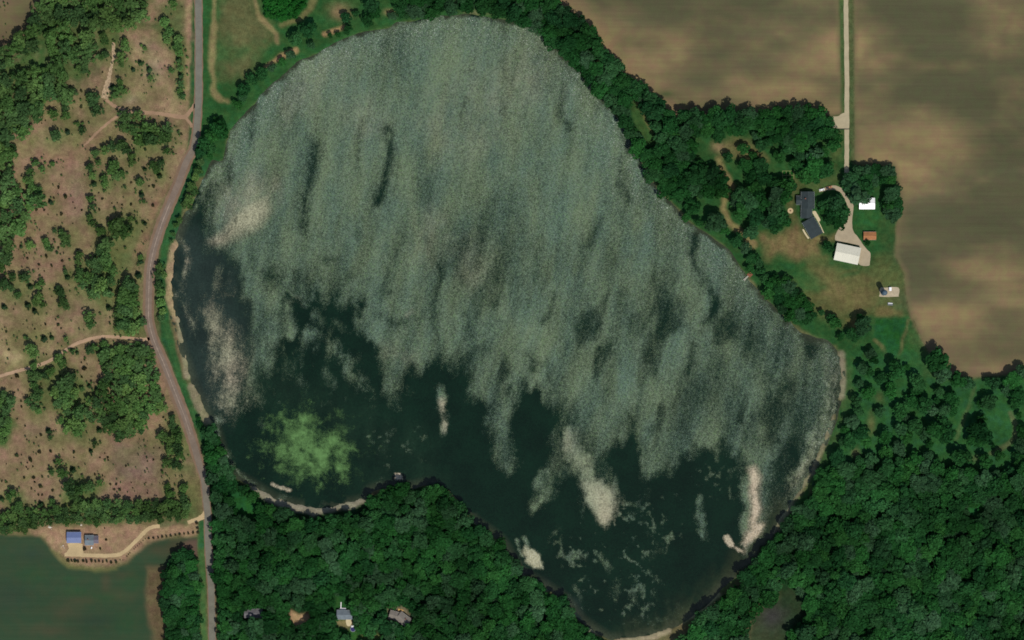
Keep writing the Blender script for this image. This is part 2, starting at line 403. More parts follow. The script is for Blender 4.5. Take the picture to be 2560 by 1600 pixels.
poly((30, 76, 36), pp('10', '50,-300 490,-300 470,70 380,170 200,200 70,130'), 5, 4)
# --- north-east belt, farmstead
poly((30, 62, 32), pp('20', '-200,-300 440,-300 430,0 640,170 830,430 1100,720 1350,920 1560,1100 1640,1512 1180,1512 1040,1180 850,920 640,680 400,430 0,190'), 6, 4)
poly((56, 82, 42), pp('20', '1140,960 1185,950 1300,1200 1400,1360 1280,1380 1180,1230 1120,1050'), 5, 4)
stroke((112, 106, 66), pp('20', '1170,950 1250,1100 1310,1230 1390,1340'), 3, 4, 2, .7)
poly((42, 76, 38), pp('20', '1600,1090 2419,1070') + pp('30', '620,1100 760,1220 790,1512') + pp('31', '820,60 1220,60 1230,250 1285,450 1215,600 1200,900 1260,1010 1300,1300 1360,1512') +
     pp('32', '1450,180 1530,310 1740,510 1950,540 2420,430 3000,420 3000,1600 400,1512 560,1160 700,760 735,400 640,250 400,140 200,0') + pp('21', '2419,1330 2200,1060 2000,800 1720,620 1400,290 1240,0'), 6, 4)
poly((106, 96, 62), pp('20', '2090,1290 2240,1290 2300,1400 2419,1512 2000,1512 1900,1370 1980,1380'), 14, 10, .7)
stroke((122, 108, 72), pp('21', '1950,0 2020,160 2080,250 2010,380 1990,460 2060,590 2160,680 2280,800'), 9, 6, 4, .9)
blob((128, 104, 80), *pp('20', '1950,1390')[0], 14, 12, .7)
poly((116, 98, 66), pp('31', '-60,700 80,720 200,640 280,560 400,740 500,720 640,700 640,780 480,800 500,900 300,960 120,900 0,960'), 16, 10, .85)
poly((74, 86, 48), pp('30', '600,1230 720,1220 720,1512 590,1512') + pp('31', '720,130 640,240 480,270 420,300 240,220 230,160 620,140'), 12, 6, .8)
poly((92, 88, 54), pp('31', '230,170 300,270 250,330 240,420 290,560 200,640 180,420'), 10, 6, .7)
poly((84, 90, 52), pp('31', '400,900 620,1000 860,1000 1040,900 1200,900 1290,1050 1320,1480 1000,1512 560,1512 400,1440 300,1280 120,1120 240,1120 380,1120'), 26, 14, .8)
poly((112, 98, 64), pp('31', '470,1100 700,1120 980,1080 1000,1300 900,1470 560,1440 430,1240'), 36, 18, .65)
poly((44, 84, 42), pp('31', '0,940 100,860 260,1010 420,1120 520,1200 480,1260 330,1230 120,1060'), 18, 12, .7)
poly((42, 84, 40), pp('31', '850,500 1080,500 1050,620 840,620'), 10, 6, .7)
stroke((48, 76, 40), pp('31', '600,970 760,1020 880,1010 860,1060 700,1100'), 5, 5, 3, .7)
stroke((58, 78, 42), pp('31', '1120,560 1130,800 1180,960'), 18, 14, 6, .5)
poly((32, 78, 38), pp('31', '1010,1480 1340,1470') + pp('32', '1370,60 1290,140 1250,260 1250,360 1180,400 1120,330 1060,240 1000,170 1000,0'), 5, 3, .95)
stroke((96, 96, 60), pp('32', '1325,0 1310,100 1270,180 1265,280 1210,390 1140,400 1110,320 1070,240 1010,190'), 4, 4, 2, .85)
poly((44, 86, 40), pp('32', '1330,60 1390,60 1520,320 1500,420 1300,420 1270,300'), 8, 5, .8)
poly((112, 96, 62), pp('31', '1010,1380 1280,1420 1280,1480 1010,1480'), 10, 6, .6)
poly((110, 96, 58), pp('32', '700,-20 960,-20 960,60 820,80'), 8, 6, .7)
# --- south-east park
poly((40, 82, 42), pp('32', '740,430 1100,300 1540,320 1760,520 2420,520 2420,1400 640,1400 720,900'), 14, 8, .9)
stroke((58, 84, 46), pp('32', '760,460 770,640 720,900 600,1200 500,1400'), 10, 6, 4, .8)
stroke((72, 92, 54), pp('32', '1950,640 1900,800 1840,960 1780,1120'), 5, 5, 2, .85)
stroke((88, 96, 62), pp('32', '2290,880 2340,1000 2330,1110 2260,1180 2110,1260'), 6, 4, 2, .85)
blob((104, 98, 68), *pp('32', '825,1265')[0], 9, 11, .85); blob((90, 92, 56), *pp('32', '975,990')[0], 8, 22, .8)
blob((86, 92, 56), *pp('32', '1050,730')[0], 9, 12, .6); blob((78, 88, 56), *pp('32', '1950,1310')[0], 22, 8, .7)
blob((40, 96, 44), *pp('33', '1960,300')[0], 22, 18, .9)
poly(WOODF, pp('33', '470,40 1200,0 2419,0 2700,1800 1500,1800 200,1800 100,1000 0,640 200,350'), 16, 8)
poly((38, 92, 42), pp('33', '1870,260 2040,240 2050,300 1990,380 1930,340'), 6, 4)
poly((42, 56, 36), pp('23', '2200,1600 2250,1300 2419,1170') + pp('33', '100,1120 220,980 300,1130 380,1260 350,1310 200,1400 120,1600'), 12, 8, .9)
blob((62, 60, 60), *pp('33', '40,1290')[0], 26, 26, .8)
stroke((60, 86, 46), pp('23', '2419,640 2200,860 2000,1030 1860,1190 1650,1340'), 6, 6, 3, .6)
stroke((150, 140, 104), pp('23', '1960,1080 1850,1180 1750,1260 1640,1335 1560,1380'), 3, 3, 2, .8)
stroke((150, 138, 110), pp('23', '1480,1420 1330,1470 1200,1497 1000,1525'), 7, 4, 3, .9)
stroke((128, 120, 98), pp('32', '690,330 705,480 700,620 695,720'), 9, 5, 4, .85)
stroke((128, 122, 96), pp('32', '610,900 560,1060 500,1240 400,1480') + pp('33', '330,60 260,200 120,380 50,500'), 8, 5, 5, .85)
stroke((52, 92, 44), pp('33', '430,0 360,140 280,230'), 9, 6, 4, .85)
# --- south wood and south shore
poly(WOODF, pp('02', '1895,1000 2000,980 2060,1120 2160,1340') + pp('03', '2280,20') + pp('13', '80,180 330,240 700,290 1080,180 1300,60 1600,70 1800,100 1960,270 2160,490 2419,760') + pp('23', '330,1050 560,1270 860,1520 860,1800') + pp('03', '2080,1800 2070,1230 2010,900 1985,200'), 8, 5)
stroke((138, 132, 112), pp('13', '-20,80 90,150 220,215 400,262 560,285 700,270 860,235 1040,180'), 10, 5, 5, .9)
stroke((110, 106, 88), pp('23', '30,800 110,890 320,1040'), 5, 5, 3, .6)
blob((168, 160, 132), *pp('23', '765,1405')[0], 9, 8, .9)
poly((34, 80, 36), pp('03', '2120,60 2300,90 2419,200') + pp('13', '60,200 40,420 -40,420 -200,330'), 8, 6, .9)
stroke((44, 96, 42), pp('13', '1380,260 1420,320 1380,350'), 9, 8, 4, .6)
poly((168, 138, 104), pp('13', '330,1230 400,1290 460,1270 505,1230 515,1300 470,1350 400,1390 330,1340 300,1310'), 5, 4, .95)
poly((40, 82, 38), pp('13', '740,1060 880,1060 900,1230 920,1400 830,1480 740,1380'), 8, 5, .9)
poly((126, 112, 80), pp('13', '755,1330 900,1320 920,1370 960,1430 900,1430 860,1410 760,1370'), 5, 4, .9)
poly((44, 92, 40), pp('13', '880,1400 1000,1470 1200,1480 1200,1560 860,1560'), 8, 5, .9)
blob((112, 108, 64), *pp('13', '1110,1480')[0], 22, 6, .8); blob((120, 110, 96), *pp('13', '1215,1370')[0], 6, 16, .7)
poly((124, 112, 88), pp('13', '1230,1190 1420,1190 1490,1330 1440,1390 1240,1330'), 6, 4, .8)
# --- fields
FT = (105, 95, 68)
poly(FT, F_N, 4, 2); poly(FT, F_E, 5, 2); poly((98, 84, 65), F_NW, 4, 3)
stroke((138, 115, 84), pp('20', '430,0 560,130 700,230 760,340 830,440 960,590 1100,710 1200,810 1330,910 1450,1010 1560,1060'), 22, 30, 6, .75)
for c, cell, s in (((140, 118, 86), '20', '700,60,50,30 1400,800,46,40 1300,620,60,40 2000,180,90,12 1600,1060,80,14 2100,760,80,14 1150,520,40,40'),
                   ((84, 82, 62), '20', '1150,210,80,22 1560,470,70,26 1950,520,90,18 1800,780,90,18 2150,330,120,20 1600,40,70,12 2250,620,80,20'),
                   ((84, 83, 60), '30', '300,130,80,30 100,420,70,24 400,300,60,30 1350,130,90,34 1500,520,110,26 1300,700,90,22 930,830,34,20 1250,1180,110,28 1050,1330,70,26 1600,820,110,26 1900,960,110,20 2000,1330,110,22 300,960,60,16'),
                   ((142, 120, 86), '30', '1000,600,46,26 1150,540,60,24 2250,260,110,36 2150,600,120,26 2050,420,80,28 60,830,60,14 430,600,50,30 1750,640,110,18 2350,900,80,40 2200,1220,90,16 870,480,20,30'),
                   ((88, 84, 64), '31', '1450,440,100,46 1600,520,90,36 1650,300,110,30 1500,920,110,36 1800,900,110,26 2300,120,80,24 1450,1300,110,40 2100,1280,120,26 2200,560,110,30'),
                   ((134, 114, 82), '31', '2050,200,110,26 2350,330,90,46 1800,970,120,20 2200,1080,140,20 1650,700,110,26 1300,60,40,20 1400,120,60,20 2200,780,120,22'),
                   ((126, 106, 82), '32', '1560,180,60,50 1850,480,120,26 1700,330,60,46 2200,470,110,20'),
                   ((94, 84, 62), '32', '1800,120,90,40 2150,250,120,30 2350,60,80,30')):
    for t in pp(cell, s): blob(c, t[0], t[1], t[2] * 3.78 * .5, t[3] * 3.78 * .62, .5)
blob((70, 88, 48), *pp('20', '1460,890')[0], 18, 8, .9); blob((90, 92, 60), *pp('20', '1620,965')[0], 12, 6, .7)
blob((116, 96, 74), *pp('00', '40,120')[0], 26, 40, .7); blob((84, 78, 58), *pp('00', '240,120')[0], 24, 24, .6)
stroke((60, 82, 44), pp('30', '692,-100 700,400 705,900 712,1060'), 5, 5, 2, .85)
stroke((70, 84, 50), pp('30', '785,-100 792,600 800,1512'), 4, 5, 2, .7)
poly((52, 69, 48), F_SW, 5, 4)
for c, s in (((78, 70, 52), '620,1240,60,26 500,1420,90,22 1160,1100,50,18 1000,960,22,40 1550,660,90,22 1700,620,50,26 1180,900,40,14 800,1130,70,12'),
             ((46, 76, 46), '1000,1110,70,18 650,930,40,10 300,900,70,30 1200,1350,60,40 1250,960,40,36 700,1050,60,16'),
             ((48, 62, 50), '100,1100,80,60 300,700,60,24 900,1330,80,20')):
    for t in pp('03', s): blob(c, t[0], t[1], t[2] * 3.78 * .5, t[3] * 3.78 * .6, .5)
poly((96, 82, 60), pp('03', '1395,830 1570,830 1560,900 1600,1100 1560,1230 1640,1512 1700,1900 1560,1900 1470,1512 1400,1300 1380,1100'), 10, 6, .9)
stroke((128, 88, 74), pp('03', '1550,890 1555,1000 1550,1100 1570,1250 1600,1400'), 4, 4, 3, .7)
poly((104, 80, 70), pp('03', '1700,600 1865,560 1875,740 1820,720 1780,660 1680,660'), 8, 6, .8)
poly((142, 116, 90), YARD_SW, 8, 6)
poly((104, 104, 62), pp('03', '480,660 560,690 660,800 900,830 1100,820 1100,850 900,860 640,840'), 6, 4, .7)
poly((66, 92, 52), pp('03', '1510,410 1760,380 1770,420 1500,445'), 6, 4, .8)
stroke((64, 96, 52), pp('03', '1905,420 1905,700 1915,1100 1925,1512 1930,1800'), 9, 4, 2, .95)
stroke((40, 84, 48), pp('03', '1905,400 1905,620'), 8, 4, 2, .8)
poly((44, 62, 38), pp('03', '1700,680 1800,680 1860,750 1880,1000 1890,1512 1900,1800 1640,1800 1600,1512 1560,1250 1530,1180 1560,1100 1560,880 1640,740'), 8, 4, .9)

W_CLEAR = ff('-300,-300 470,-300 465,250 440,360 350,640 352,800 480,1130 486,1250 -300,1250')
def paint(x, y):
    x = np.asarray(x, float); y = np.asarray(y, float)
    n1 = fbm(x, y, 260, 3, 3)[:, None]; n2 = fbm(x * .4, y, 90, 8, 4)[:, None]
    c = srgb((60, 80, 44)) * (1 - n1) + srgb((112, 98, 70)) * n1
    jt = fbm(x, y, 34, 21, 3) * 2 - 1
    for typ, colr, pts, fe, ji, st, hw in BASE:
        xs_ = [p[0] for p in pts]; ys_ = [p[1] for p in pts]
        m = (3 * max(fe, ji) if typ == 'b' else fe + ji + hw + 4)
        k = np.nonzero((x > min(xs_) - m) & (x < max(xs_) + m) & (y > min(ys_) - m) & (y < max(ys_) + m))[0]
        if not len(k): continue
        X, Y = x[k], y[k]
        if typ == 'b':
            a = np.exp(-(((X - pts[0][0]) / fe) ** 2 + ((Y - pts[0][1]) / ji) ** 2) * (0.75 + .5 * jt[k])) * st
        else:
            d = sdf(X, Y, pts) if typ == 'p' else hw - seg_dist(X, Y, pts, False)
            a = np.clip((d + jt[k] * ji * 1.6) / fe * .5 + .5, 0, 1); a = a * a * (3 - 2 * a) * st
        a = a[:, None]
        c[k] = c[k] * (1 - a) + srgb(colr) * a
    k = np.nonzero((x < 500) & (y < 1330))[0]  # western clearing: bare pinkish soil and thin olive grass in patches
    a = np.clip(sdf(x[k], y[k], W_CLEAR) / 10, 0, 1)[:, None]
    g = np.clip((fbm(x[k], y[k], 46, 103, 5)[:, None] - .48) * 5, -1, 1)
    c[k] = c[k] * (1 - a * np.abs(g) * .36) + np.where(g > 0, srgb((98, 99, 60)), srgb((140, 112, 92))) * a * np.abs(g) * .36
    for q in (F_N, F_E):                      # damp and dry soil in long soft drifts
        k = np.nonzero((x > 1300) & (y < 960))[0]
        a = np.clip(sdf(x[k], y[k], q) / 14, 0, 1)[:, None]
        g = fbm(x[k] * .55 + 300, y[k] * 1.0, 112, 91, 4)[:, None]; h = fbm(x[k] * .35, y[k] * 1.1, 44, 97, 3)[:, None]
        g = np.clip((g * .8 + h * .2 - .55) * 4.8, -1, 1)
        c[k] = c[k] * (1 - a * np.abs(g) * .85) + np.where(g > 0, srgb((138, 118, 84)), srgb((78, 78, 56))) * a * np.abs(g) * .85
    return c * (0.93 + 0.14 * n2)

# ------------------------------------------------------------------ ground sheet
def ground_mat(name, streak=False):
    m, t, b = new_mat(name)
    a = attr_n(t, 'soil').outputs['Color']
    if streak:
        big = noise_n(t, .02, 4, stretch=(.5, 2.2, 1)); row = noise_n(t, .25, 3, stretch=(.05, 1.6, 1)); fine = noise_n(t, 1.6, 2)
        f = math_n(t, 'MULTIPLY', ramp_n(t, big, .28, .72, .93, 1.06), math_n(t, 'MULTIPLY', ramp_n(t, row, .3, .7, .97, 1.025), ramp_n(t, noise_n(t, .55, 2, stretch=(.012, 1, 1)), .3, .7, .97, 1.03)))
        f = math_n(t, 'MULTIPLY', f, ramp_n(t, fine, .3, .7, .95, 1.05))
    else:
        big = noise_n(t, .05, 4); mid = noise_n(t, .22, 4, rough=.65); fine = noise_n(t, 1.1, 3, rough=.7)
        f = math_n(t, 'MULTIPLY', ramp_n(t, big, .28, .72, .85, 1.16), ramp_n(t, mid, .28, .72, .78, 1.2))
        f = math_n(t, 'MULTIPLY', f, ramp_n(t, fine, .25, .75, .74, 1.26))
    col = scale_c(t, a, f)
    hue = noise_n(t, .12, 3)
    g = t.nodes.new('ShaderNodeHueSaturation'); t.links.new(ramp_n(t, hue, .3, .7, .485, .52), g.inputs['Hue']); t.links.new(col, g.inputs['Color'])
    t.links.new(g.outputs[0], b.inputs['Base Color'])
    b.inputs['Roughness'].default_value = 1.0; b.inputs['Specular IOR Level'].default_value = 0.05
    bn = t.nodes.new('ShaderNodeBump'); bn.inputs['Strength'].default_value = .5; bn.inputs['Distance'].default_value = .25
    t.links.new(noise_n(t, .8, 3), bn.inputs['Height']); t.links.new(bn.outputs[0], b.inputs['Normal'])
    return m

STEP = 4.0
far = [40000, 20000, 9000, 4000, 2000, 1000, 500, 250, 120]
xs = np.array([-f for f in far] + list(np.arange(-60, 2560 + 61, STEP)) + [2560 + f for f in far[::-1]], float)
ys = np.array([-f for f in far] + list(np.arange(-60, 1600 + 61, STEP)) + [1600 + f for f in far[::-1]], float)
GX, GY = np.meshgrid(xs, ys)
gx, gy = GX.ravel(), GY.ravel()
near = (gx > 300) & (gx < 2250) & (gy > -40) & (gy < 1660)
ld = np.full(gx.shape, -1e4)
ld[near] = sdf(gx[near], gy[near], LAKE)
ld[near] += (fbm(gx[near], gy[near], 22, 5, 3) - .5) * 6
for bs, hw in ((pp('01', '1660,800 1630,900 1610,1000 1605,1120 1600,1260 1625,1380 1670,1500'), 11), (pp('02', '1680,0 1710,120 1750,300 1770,520'), 8), (pp('02', '1820,640 1870,780 1930,900 1980,1000'), 11),
               (pp('13', '-20,90 90,158 220,222 400,268 560,290 700,278 860,240 1040,185'), 10), (pp('32', '690,330 705,480 700,620 695,720'), 9), (pp('32', '610,900 560,1060 500,1240 400,1480') + pp('33', '330,60 260,200 120,380 50,500'), 9),
               (pp('23', '1480,1420 1330,1470 1200,1497 1000,1525'), 6)):
    ld[near] -= 14 * np.clip((hw + 3 - seg_dist(gx[near], gy[near], bs, False) - 2.5 + (fbm(gx[near], gy[near], 16, 15, 3) - .5) * 22) / 8, 0, 1)
bank = np.clip((ld + 5) / 14, 0, 1); bank = bank * bank * (3 - 2 * bank)
gz = -1.6 * bank
V = np.stack([(gx - 1280) * S, (800 - gy) * S, gz], 1)
ny, nx = GX.shape
I = np.arange(ny * nx).reshape(ny, nx)
Q = np.stack([I[:-1, :-1], I[1:, :-1], I[1:, 1:], I[:-1, 1:]], -1).reshape(-1, 4)
soil = paint(gx, gy)
ME = grid_mesh('ground', V, Q, {'soil': soil})
ME.shade_smooth()
ground = link('ground', ME, None, ground_mat('ground_soil_and_grass')); tag(ground, kind='structure')

def sheet(name, pts, z, mat, jit=3.0, fringe=0.0, label=None):
    x0, x1 = max(min(p[0] for p in pts) - 8, -60), min(max(p[0] for p in pts) + 8, 2620)
    y0, y1 = max(min(p[1] for p in pts) - 8, -60), min(max(p[1] for p in pts) + 8, 1660)
    ax, ay = np.arange(x0, x1 + 5, 5.0), np.arange(y0, y1 + 5, 5.0)
    X, Y = np.meshgrid(ax, ay)
    F = sdf(X, Y, pts) + (fbm(X, Y, 30, 9, 3) - .5) * jit * 2
    Vp, faces = clipped(F, ax, ay)
    me = bpy.data.meshes.new(name)
    me.from_pydata([((p[0] - 1280) * S, (800 - p[1]) * S, z) for p in Vp], [], [f[::1] for f in faces])
    put_attrs(me, {'soil': paint(Vp[:, 0], Vp[:, 1])})
    o = link(name, me, None, mat); tag(o, kind='structure')
    return o

fm = ground_mat('bare_field_soil', True)
sheet('bare_field', F_N, .03, fm); sheet('bare_field', F_E, .03, fm); sheet('bare_field', F_NW, .03, fm)
sheet('crop_field', F_SW, .03, fm)

# ------------------------------------------------------------------ lake
LX = np.arange(396, 2150, STEP); LY = np.arange(20, 1612, STEP)
X, Y = np.meshgrid(LX, LY)
LD = sdf(X, Y, LAKE)
Vp, faces = clipped(LD + 14, LX, LY)
lx, ly = Vp[:, 0], Vp[:, 1]

def soft(x, y, items):
    """(outline, half width or None for a closed outline or -1 for a compact raft, feather, strength); rims fray along the wind"""
    nx_ = fbm(x, y, 46, 31, 4) - .5; ny_ = fbm(x, y, 60, 37, 4) - .5
    fr = fbm(x + y * .2, y * .26, 20, 43, 5) - .5; fi = fbm(x, y, 9, 47, 3) - .5
    r = np.zeros(x.shape)
    for pts, hw, fe, st in items:
        closed = hw is None or hw < 0
        am = 46 if hw is None or hw >= 12 else 14
        wx = x + nx_ * am; wy = y + ny_ * am * 1.3
        d = sdf(wx, wy, pts) if closed else hw - seg_dist(wx, wy, pts, False)
        if hw is None: d = d + fr * 62 + fi * 18
        elif hw < 0: d = d + fr * 9 + fi * 7
        elif fe > 8: d = d + fr * (14 + hw * 1.6) + fi * 8; fe = fe * 1.25
        else: d = d + fi * 6
        a = np.clip(d / fe * .5 + .5, 0, 1); a = a * a * (3 - 2 * a) * st
        if hw is not None and hw >= 0 and fe > 10: a = a * np.clip(.86 + fr * 1.6 + fi * .9, .12, 1)
        r = np.maximum(r, a)
    return r

DARK = [  # open water free of weed
    (ff('612,930 625,850 650,800 690,775 672,700 690,705 740,702 800,715 845,705 856,770 885,830 905,880 905,935 918,960 935,955 945,900 990,875 1035,840 1062,885 1100,890 1100,945 1155,960 1170,1050 1195,1110 1215,1030 1215,930 1250,895 1290,955 1318,1010 1300,1060 1275,1110 1262,1180 1290,1172 1330,1130 1370,1150 1395,1190 1425,1245 1455,1205 1455,1140 1448,1080 1480,1025 1512,1060 1525,1128 1572,1115 1605,1080 1640,1048 1690,1055 1745,1055 1755,1085 1740,1140 1765,1180 1740,1250 1760,1310 1850,1200 1880,1300 1700,1480 1480,1560 1380,1500 1200,1340 1060,1160 960,1170 860,1200 740,1210 560,1130 500,1010 540,990'), None, 26, 1.0),
    (ff('390,590 440,500 480,450 500,520 500,590 560,610 590,680 590,780 575,870 590,950 560,1000 480,990 420,850 390,700'), None, 30, .9),
    (ff('916,310 918,360 908,430 893,480'), 5, 20, 1.0), (ff('745,340 742,400 725,470 715,540'), 3, 20, .85),
    (ff('1100,240 1085,300'), 3, 12, .6), (ff('1195,40 1190,160 1185,260'), 4, 16, .5),
    (ff('860,280 845,330 850,420 845,560'), 2, 12, .4), (ff('600,260 590,330'), 4, 14, .6),
    (ff('810,590 795,610 770,612'), 4, 12, .55), (ff('1030,625 1035,640'), 4, 9, .8), (ff('1040,590 1090,580 1080,600 1040,650 1025,720 1030,840'), 5, 18, .5),
    (ff('650,660 690,690 670,740'), 10, 26, .6), (ff('890,745 940,765 975,745'), 6, 14, .62), (ff('640,650 690,660 700,720 650,760'), 14, 36, .6), (ff('1000,560 1050,650'), 10, 34, .45), (ff('1480,1000 1500,1060'), 12, 26, .6), (ff('910,690 925,685'), 3, 9, .5),
    (ff('1640,550 1635,600 1650,650 1690,720 1665,760'), 7, 14, .85), (ff('1470,300 1500,360'), 8, 14, .7), (ff('1330,180 1325,260 1340,300'), 5, 14, .5),
    (ff('1310,690 1300,740 1275,760'), 4, 14, .65), (ff('1660,770 1640,830 1625,880'), 5, 14, .75), (ff('1460,380 1470,450 1480,470'), 5, 16, .55),
    (ff('1420,520 1390,580'), 5, 16, .5), (ff('1250,830 1255,870'), 6, 16, .7), (ff('1740,780 1790,830 1800,880 1850,900 1760,1010'), 14, 36, .6), (ff('1580,720 1560,790'), 4, 16, .5),
    (ff('1830,720 1850,780 1830,860'), 8, 22, .6), (ff('1900,940 1880,1000'), 5, 18, .4), (ff('1160,480 1150,560'), 12, 26, .45), (ff('1280,80 1350,180 1440,290'), 3, 10, .35),
    (ff('520,360 540,420 490,470 495,540'), 8, 22, .7), (ff('1970,860 1975,920 1960,980'), 5, 9, .7), (ff('1400,280 1390,340 1385,400'), 4, 16, .4),
    (ff('1840,1040 1910,1090 1930,1060'), 4, 12, .4), (ff('590,560 600,640'), 6, 22, .5), (ff('1290,400 1280,480'), 4, 18, .35), (ff('960,520 940,600'), 4, 20, .3),
]
BRIGHT = [  # weed drifted out over the open water
    (ff('1292,1112 1280,1150 1262,1200'), 13, 16, .8), (ff('1340,1030 1370,1090 1405,1140'), 26, 26, .85), (ff('1375,1140 1410,1130 1445,1150 1458,1195 1450,1230 1432,1250 1405,1225 1385,1185'), -1, 14, 1.0), (ff('1768,1105 1785,1098 1797,1130 1795,1170 1803,1200 1792,1230 1812,1242 1790,1270 1765,1292 1757,1300 1748,1280 1770,1240 1775,1190'), -1, 12, 1.0), (ff('1238,1288 1255,1290 1278,1310 1288,1347 1265,1342 1240,1325'), -1, 7, 1.0),
    (ff('1652,1180 1650,1220 1662,1270'), 8, 9, .8), (ff('1716,1268 1726,1288'), 7, 5, 1.0), (ff('1735,1295 1752,1305'), 5, 4, .9),
    (ff('1240,1270 1250,1300'), 6, 6, .8), (ff('1222,1275 1236,1312'), 4, 4, .8),
    (ff('926,1118 946,1116 952,1134 930,1138'), -1, 5, 1.1), (ff('645,1140 660,1150 684,1158'), 5, 5, .95), (ff('920,870 922,945'), 9, 14, .7), (ff('1035,920 1046,950 1050,1015'), 7, 16, .95),
    (ff('1150,890 1165,960 1180,1040 1192,1070'), 11, 18, .65), (ff('1165,1080 1195,1115'), 6, 12, .5), (ff('720,790 760,805 800,840'), 14, 22, .75), (ff('815,850 850,905'), 16, 22, .7), (ff('745,740 775,790'), 9, 18, .6), (ff('650,740 640,800 625,860'), 20, 34, .75), (ff('600,880 610,950'), 10, 26, .6), (ff('705,830 690,880 720,905'), 9, 22, .6), (ff('1230,1090 1200,1120'), 6, 16, .4), (ff('1545,1080 1540,1120'), 16, 26, .6), (ff('1610,1030 1640,1050'), 14, 22, .6), (ff('1700,1020 1750,1040'), 16, 26, .55),
    (ff('770,880 790,910'), 9, 14, .5), (ff('690,870 720,900'), 12, 20, .45), (ff('640,790 665,850'), 12, 22, .55), (ff('870,770 900,800'), 14, 18, .6), (ff('790,760 830,790'), 8, 16, .45),
    (ff('870,1030 874,1030'), 3, 4, .9), (ff('1410,1315 1440,1345'), 6, 10, .55), (ff('1500,1220 1540,1260'), 10, 24, .32), (ff('1340,1310 1400,1325'), 8, 20, .34),
    (ff('1450,1390 1580,1440 1500,1470'), 18, 40, .3), (ff('1360,1390 1375,1420'), 5, 8, .5), (ff('1540,1150 1530,1180'), 10, 26, .3), (ff('1380,1180 1370,1220'), 10, 20, .35),
    (ff('560,1110 600,1140'), 4, 8, .6), (ff('420,560 445,600 430,650'), 6, 10, .55), (ff('415,690 440,740 480,800'), 5, 12, .5), (ff('525,655 565,705'), 16, 30, .45), (ff('500,750 530,850 552,950'), 34, 40, .6), (ff('480,690 500,760'), 14, 40, .35), (ff('440,600 430,680 470,800'), 10, 26, .38),
    (ff('600,1000 640,1010'), 10, 20, .4), (ff('900,1060 960,1060 1000,1090'), 10, 26, .25), (ff('1540,1260 1560,1300 1530,1320'), 8, 20, .3),
    (ff('1955,890 1950,960 1920,1050 1870,1130'), 16, 30, .95), (ff('960,920 985,930'), 6, 14, .35), (ff('905,1130 880,1160'), 7, 14, .25),
]
TAN_W = [  # where the drifted mat has dried pale
    (ff('493,574 530,580 565,560 605,538 640,500 632,470 595,478 560,508 528,545'), -1, 22, .95), (ff('560,490 620,460'), 20, 60, .5), (ff('1375,1140 1410,1130 1445,1150 1458,1195 1450,1230 1432,1250 1405,1225 1385,1185'), -1, 30, .75), (ff('1768,1105 1785,1098 1797,1130 1795,1170 1803,1200 1792,1230 1812,1242 1790,1270 1765,1292 1757,1300 1748,1280 1770,1240 1775,1190'), -1, 12, 1.0), (ff('1238,1288 1255,1290 1278,1310 1288,1347 1265,1342 1240,1325'), -1, 7, 1.0),
    (ff('1716,1268 1726,1288 1752,1305'), 10, 6, .8), (ff('924,1116 948,1114 954,1136 928,1140'), -1, 5, 1.0), (ff('645,1140 684,1158'), 8, 5, .7),
    (ff('1046,955 1050,1010'), 6, 12, .6), (ff('500,740 530,850 552,950'), 36, 44, .85), (ff('440,600 430,680 470,800'), 14, 30, .7), (ff('415,560 445,640'), 8, 14, .7), (ff('410,690 440,760'), 9, 14, .8), (ff('530,660 560,700'), 14, 24, .5),
    (ff('1020,520 1010,600'), 10, 50, .3), (ff('960,740 975,730'), 5, 9, .8), (ff('700,715 715,725'), 8, 12, .5), (ff('1345,1040 1390,1140'), 12, 30, .35), (ff('840,260 860,300'), 20, 60, .25), (ff('1100,600 1130,640'), 20, 60, .3),
    (ff('1960,860 1975,930 1960,990 1900,1110 1840,1190 1800,1260'), 10, 24, .35), (ff('760,150 700,230'), 20, 60, .25), (ff('1250,180 1080,300'), 40, 90, .25), (ff('920,830 960,850'), 10, 26, .3),
]
BLOOM = ff('652,1016 685,995 722,985 760,1006 806,1024 824,1070 806,1122 762,1130 704,1117 660,1086 636,1060')

def weed(x, y):
    k = np.clip((y - 420) / 700, 0, 1)
    d = 0.80 - 0.25 * k + (fbm(x + y * .2, y * .14, 30, 51, 5) - .5) * (.36 + .2 * k) + (fbm(x, y * .55, 90, 55, 4) - .5) * (.35 + .45 * k)
    hole = np.clip((.44 - fbm(x + y * .2, y * .5, 58, 87, 4)) * 7, 0, 1) * np.clip((y - 560) / 260, 0, 1)
    d = d * (1 - .55 * hole)
    dk = soft(x, y, DARK); br = soft(x, y, BRIGHT)
    d = d * (1 - dk)
    sd = sdf(x, y, LAKE)
    d = d * np.clip((sd + (fbm(x, y, 18, 67, 3) - .5) * 26 + 2) / 12, 0, 1)
    d = np.maximum(d, br * (0.95 + (fbm(x, y, 16, 61, 3) - .5) * .6))
    tn = soft(x, y, TAN_W)
    fl = soft(x, y, [(ff('1300,1290 1380,1200 1500,1190 1600,1180 1600,1280 1540,1400 1580,1460 1480,1490 1380,1440 1340,1360'), None, 50, 1.0), (ff('860,1000 1000,1030 1010,1100 900,1120'), None, 40, .75), (ff('620,820 900,860 880,960 640,960'), None, 40, .6),
                     (ff('1640,1100 1740,1100 1730,1180 1650,1160'), None, 24, .8)])
    n = fbm(x, y, 12, 73, 3) * .62 + fbm(x, y, 70, 77, 3) * .38
    d = np.maximum(d, np.clip((n - .55) * 6, 0, .62) * fl)
    d = np.maximum(d, np.where((tn > .4), d * 1.0, d))
    bl = soft(x, y, [(BLOOM, None, 44, 1.0)])
    d = d * (1 - .8 * bl)
    return np.clip(d, 0, 1.1), tn, bl

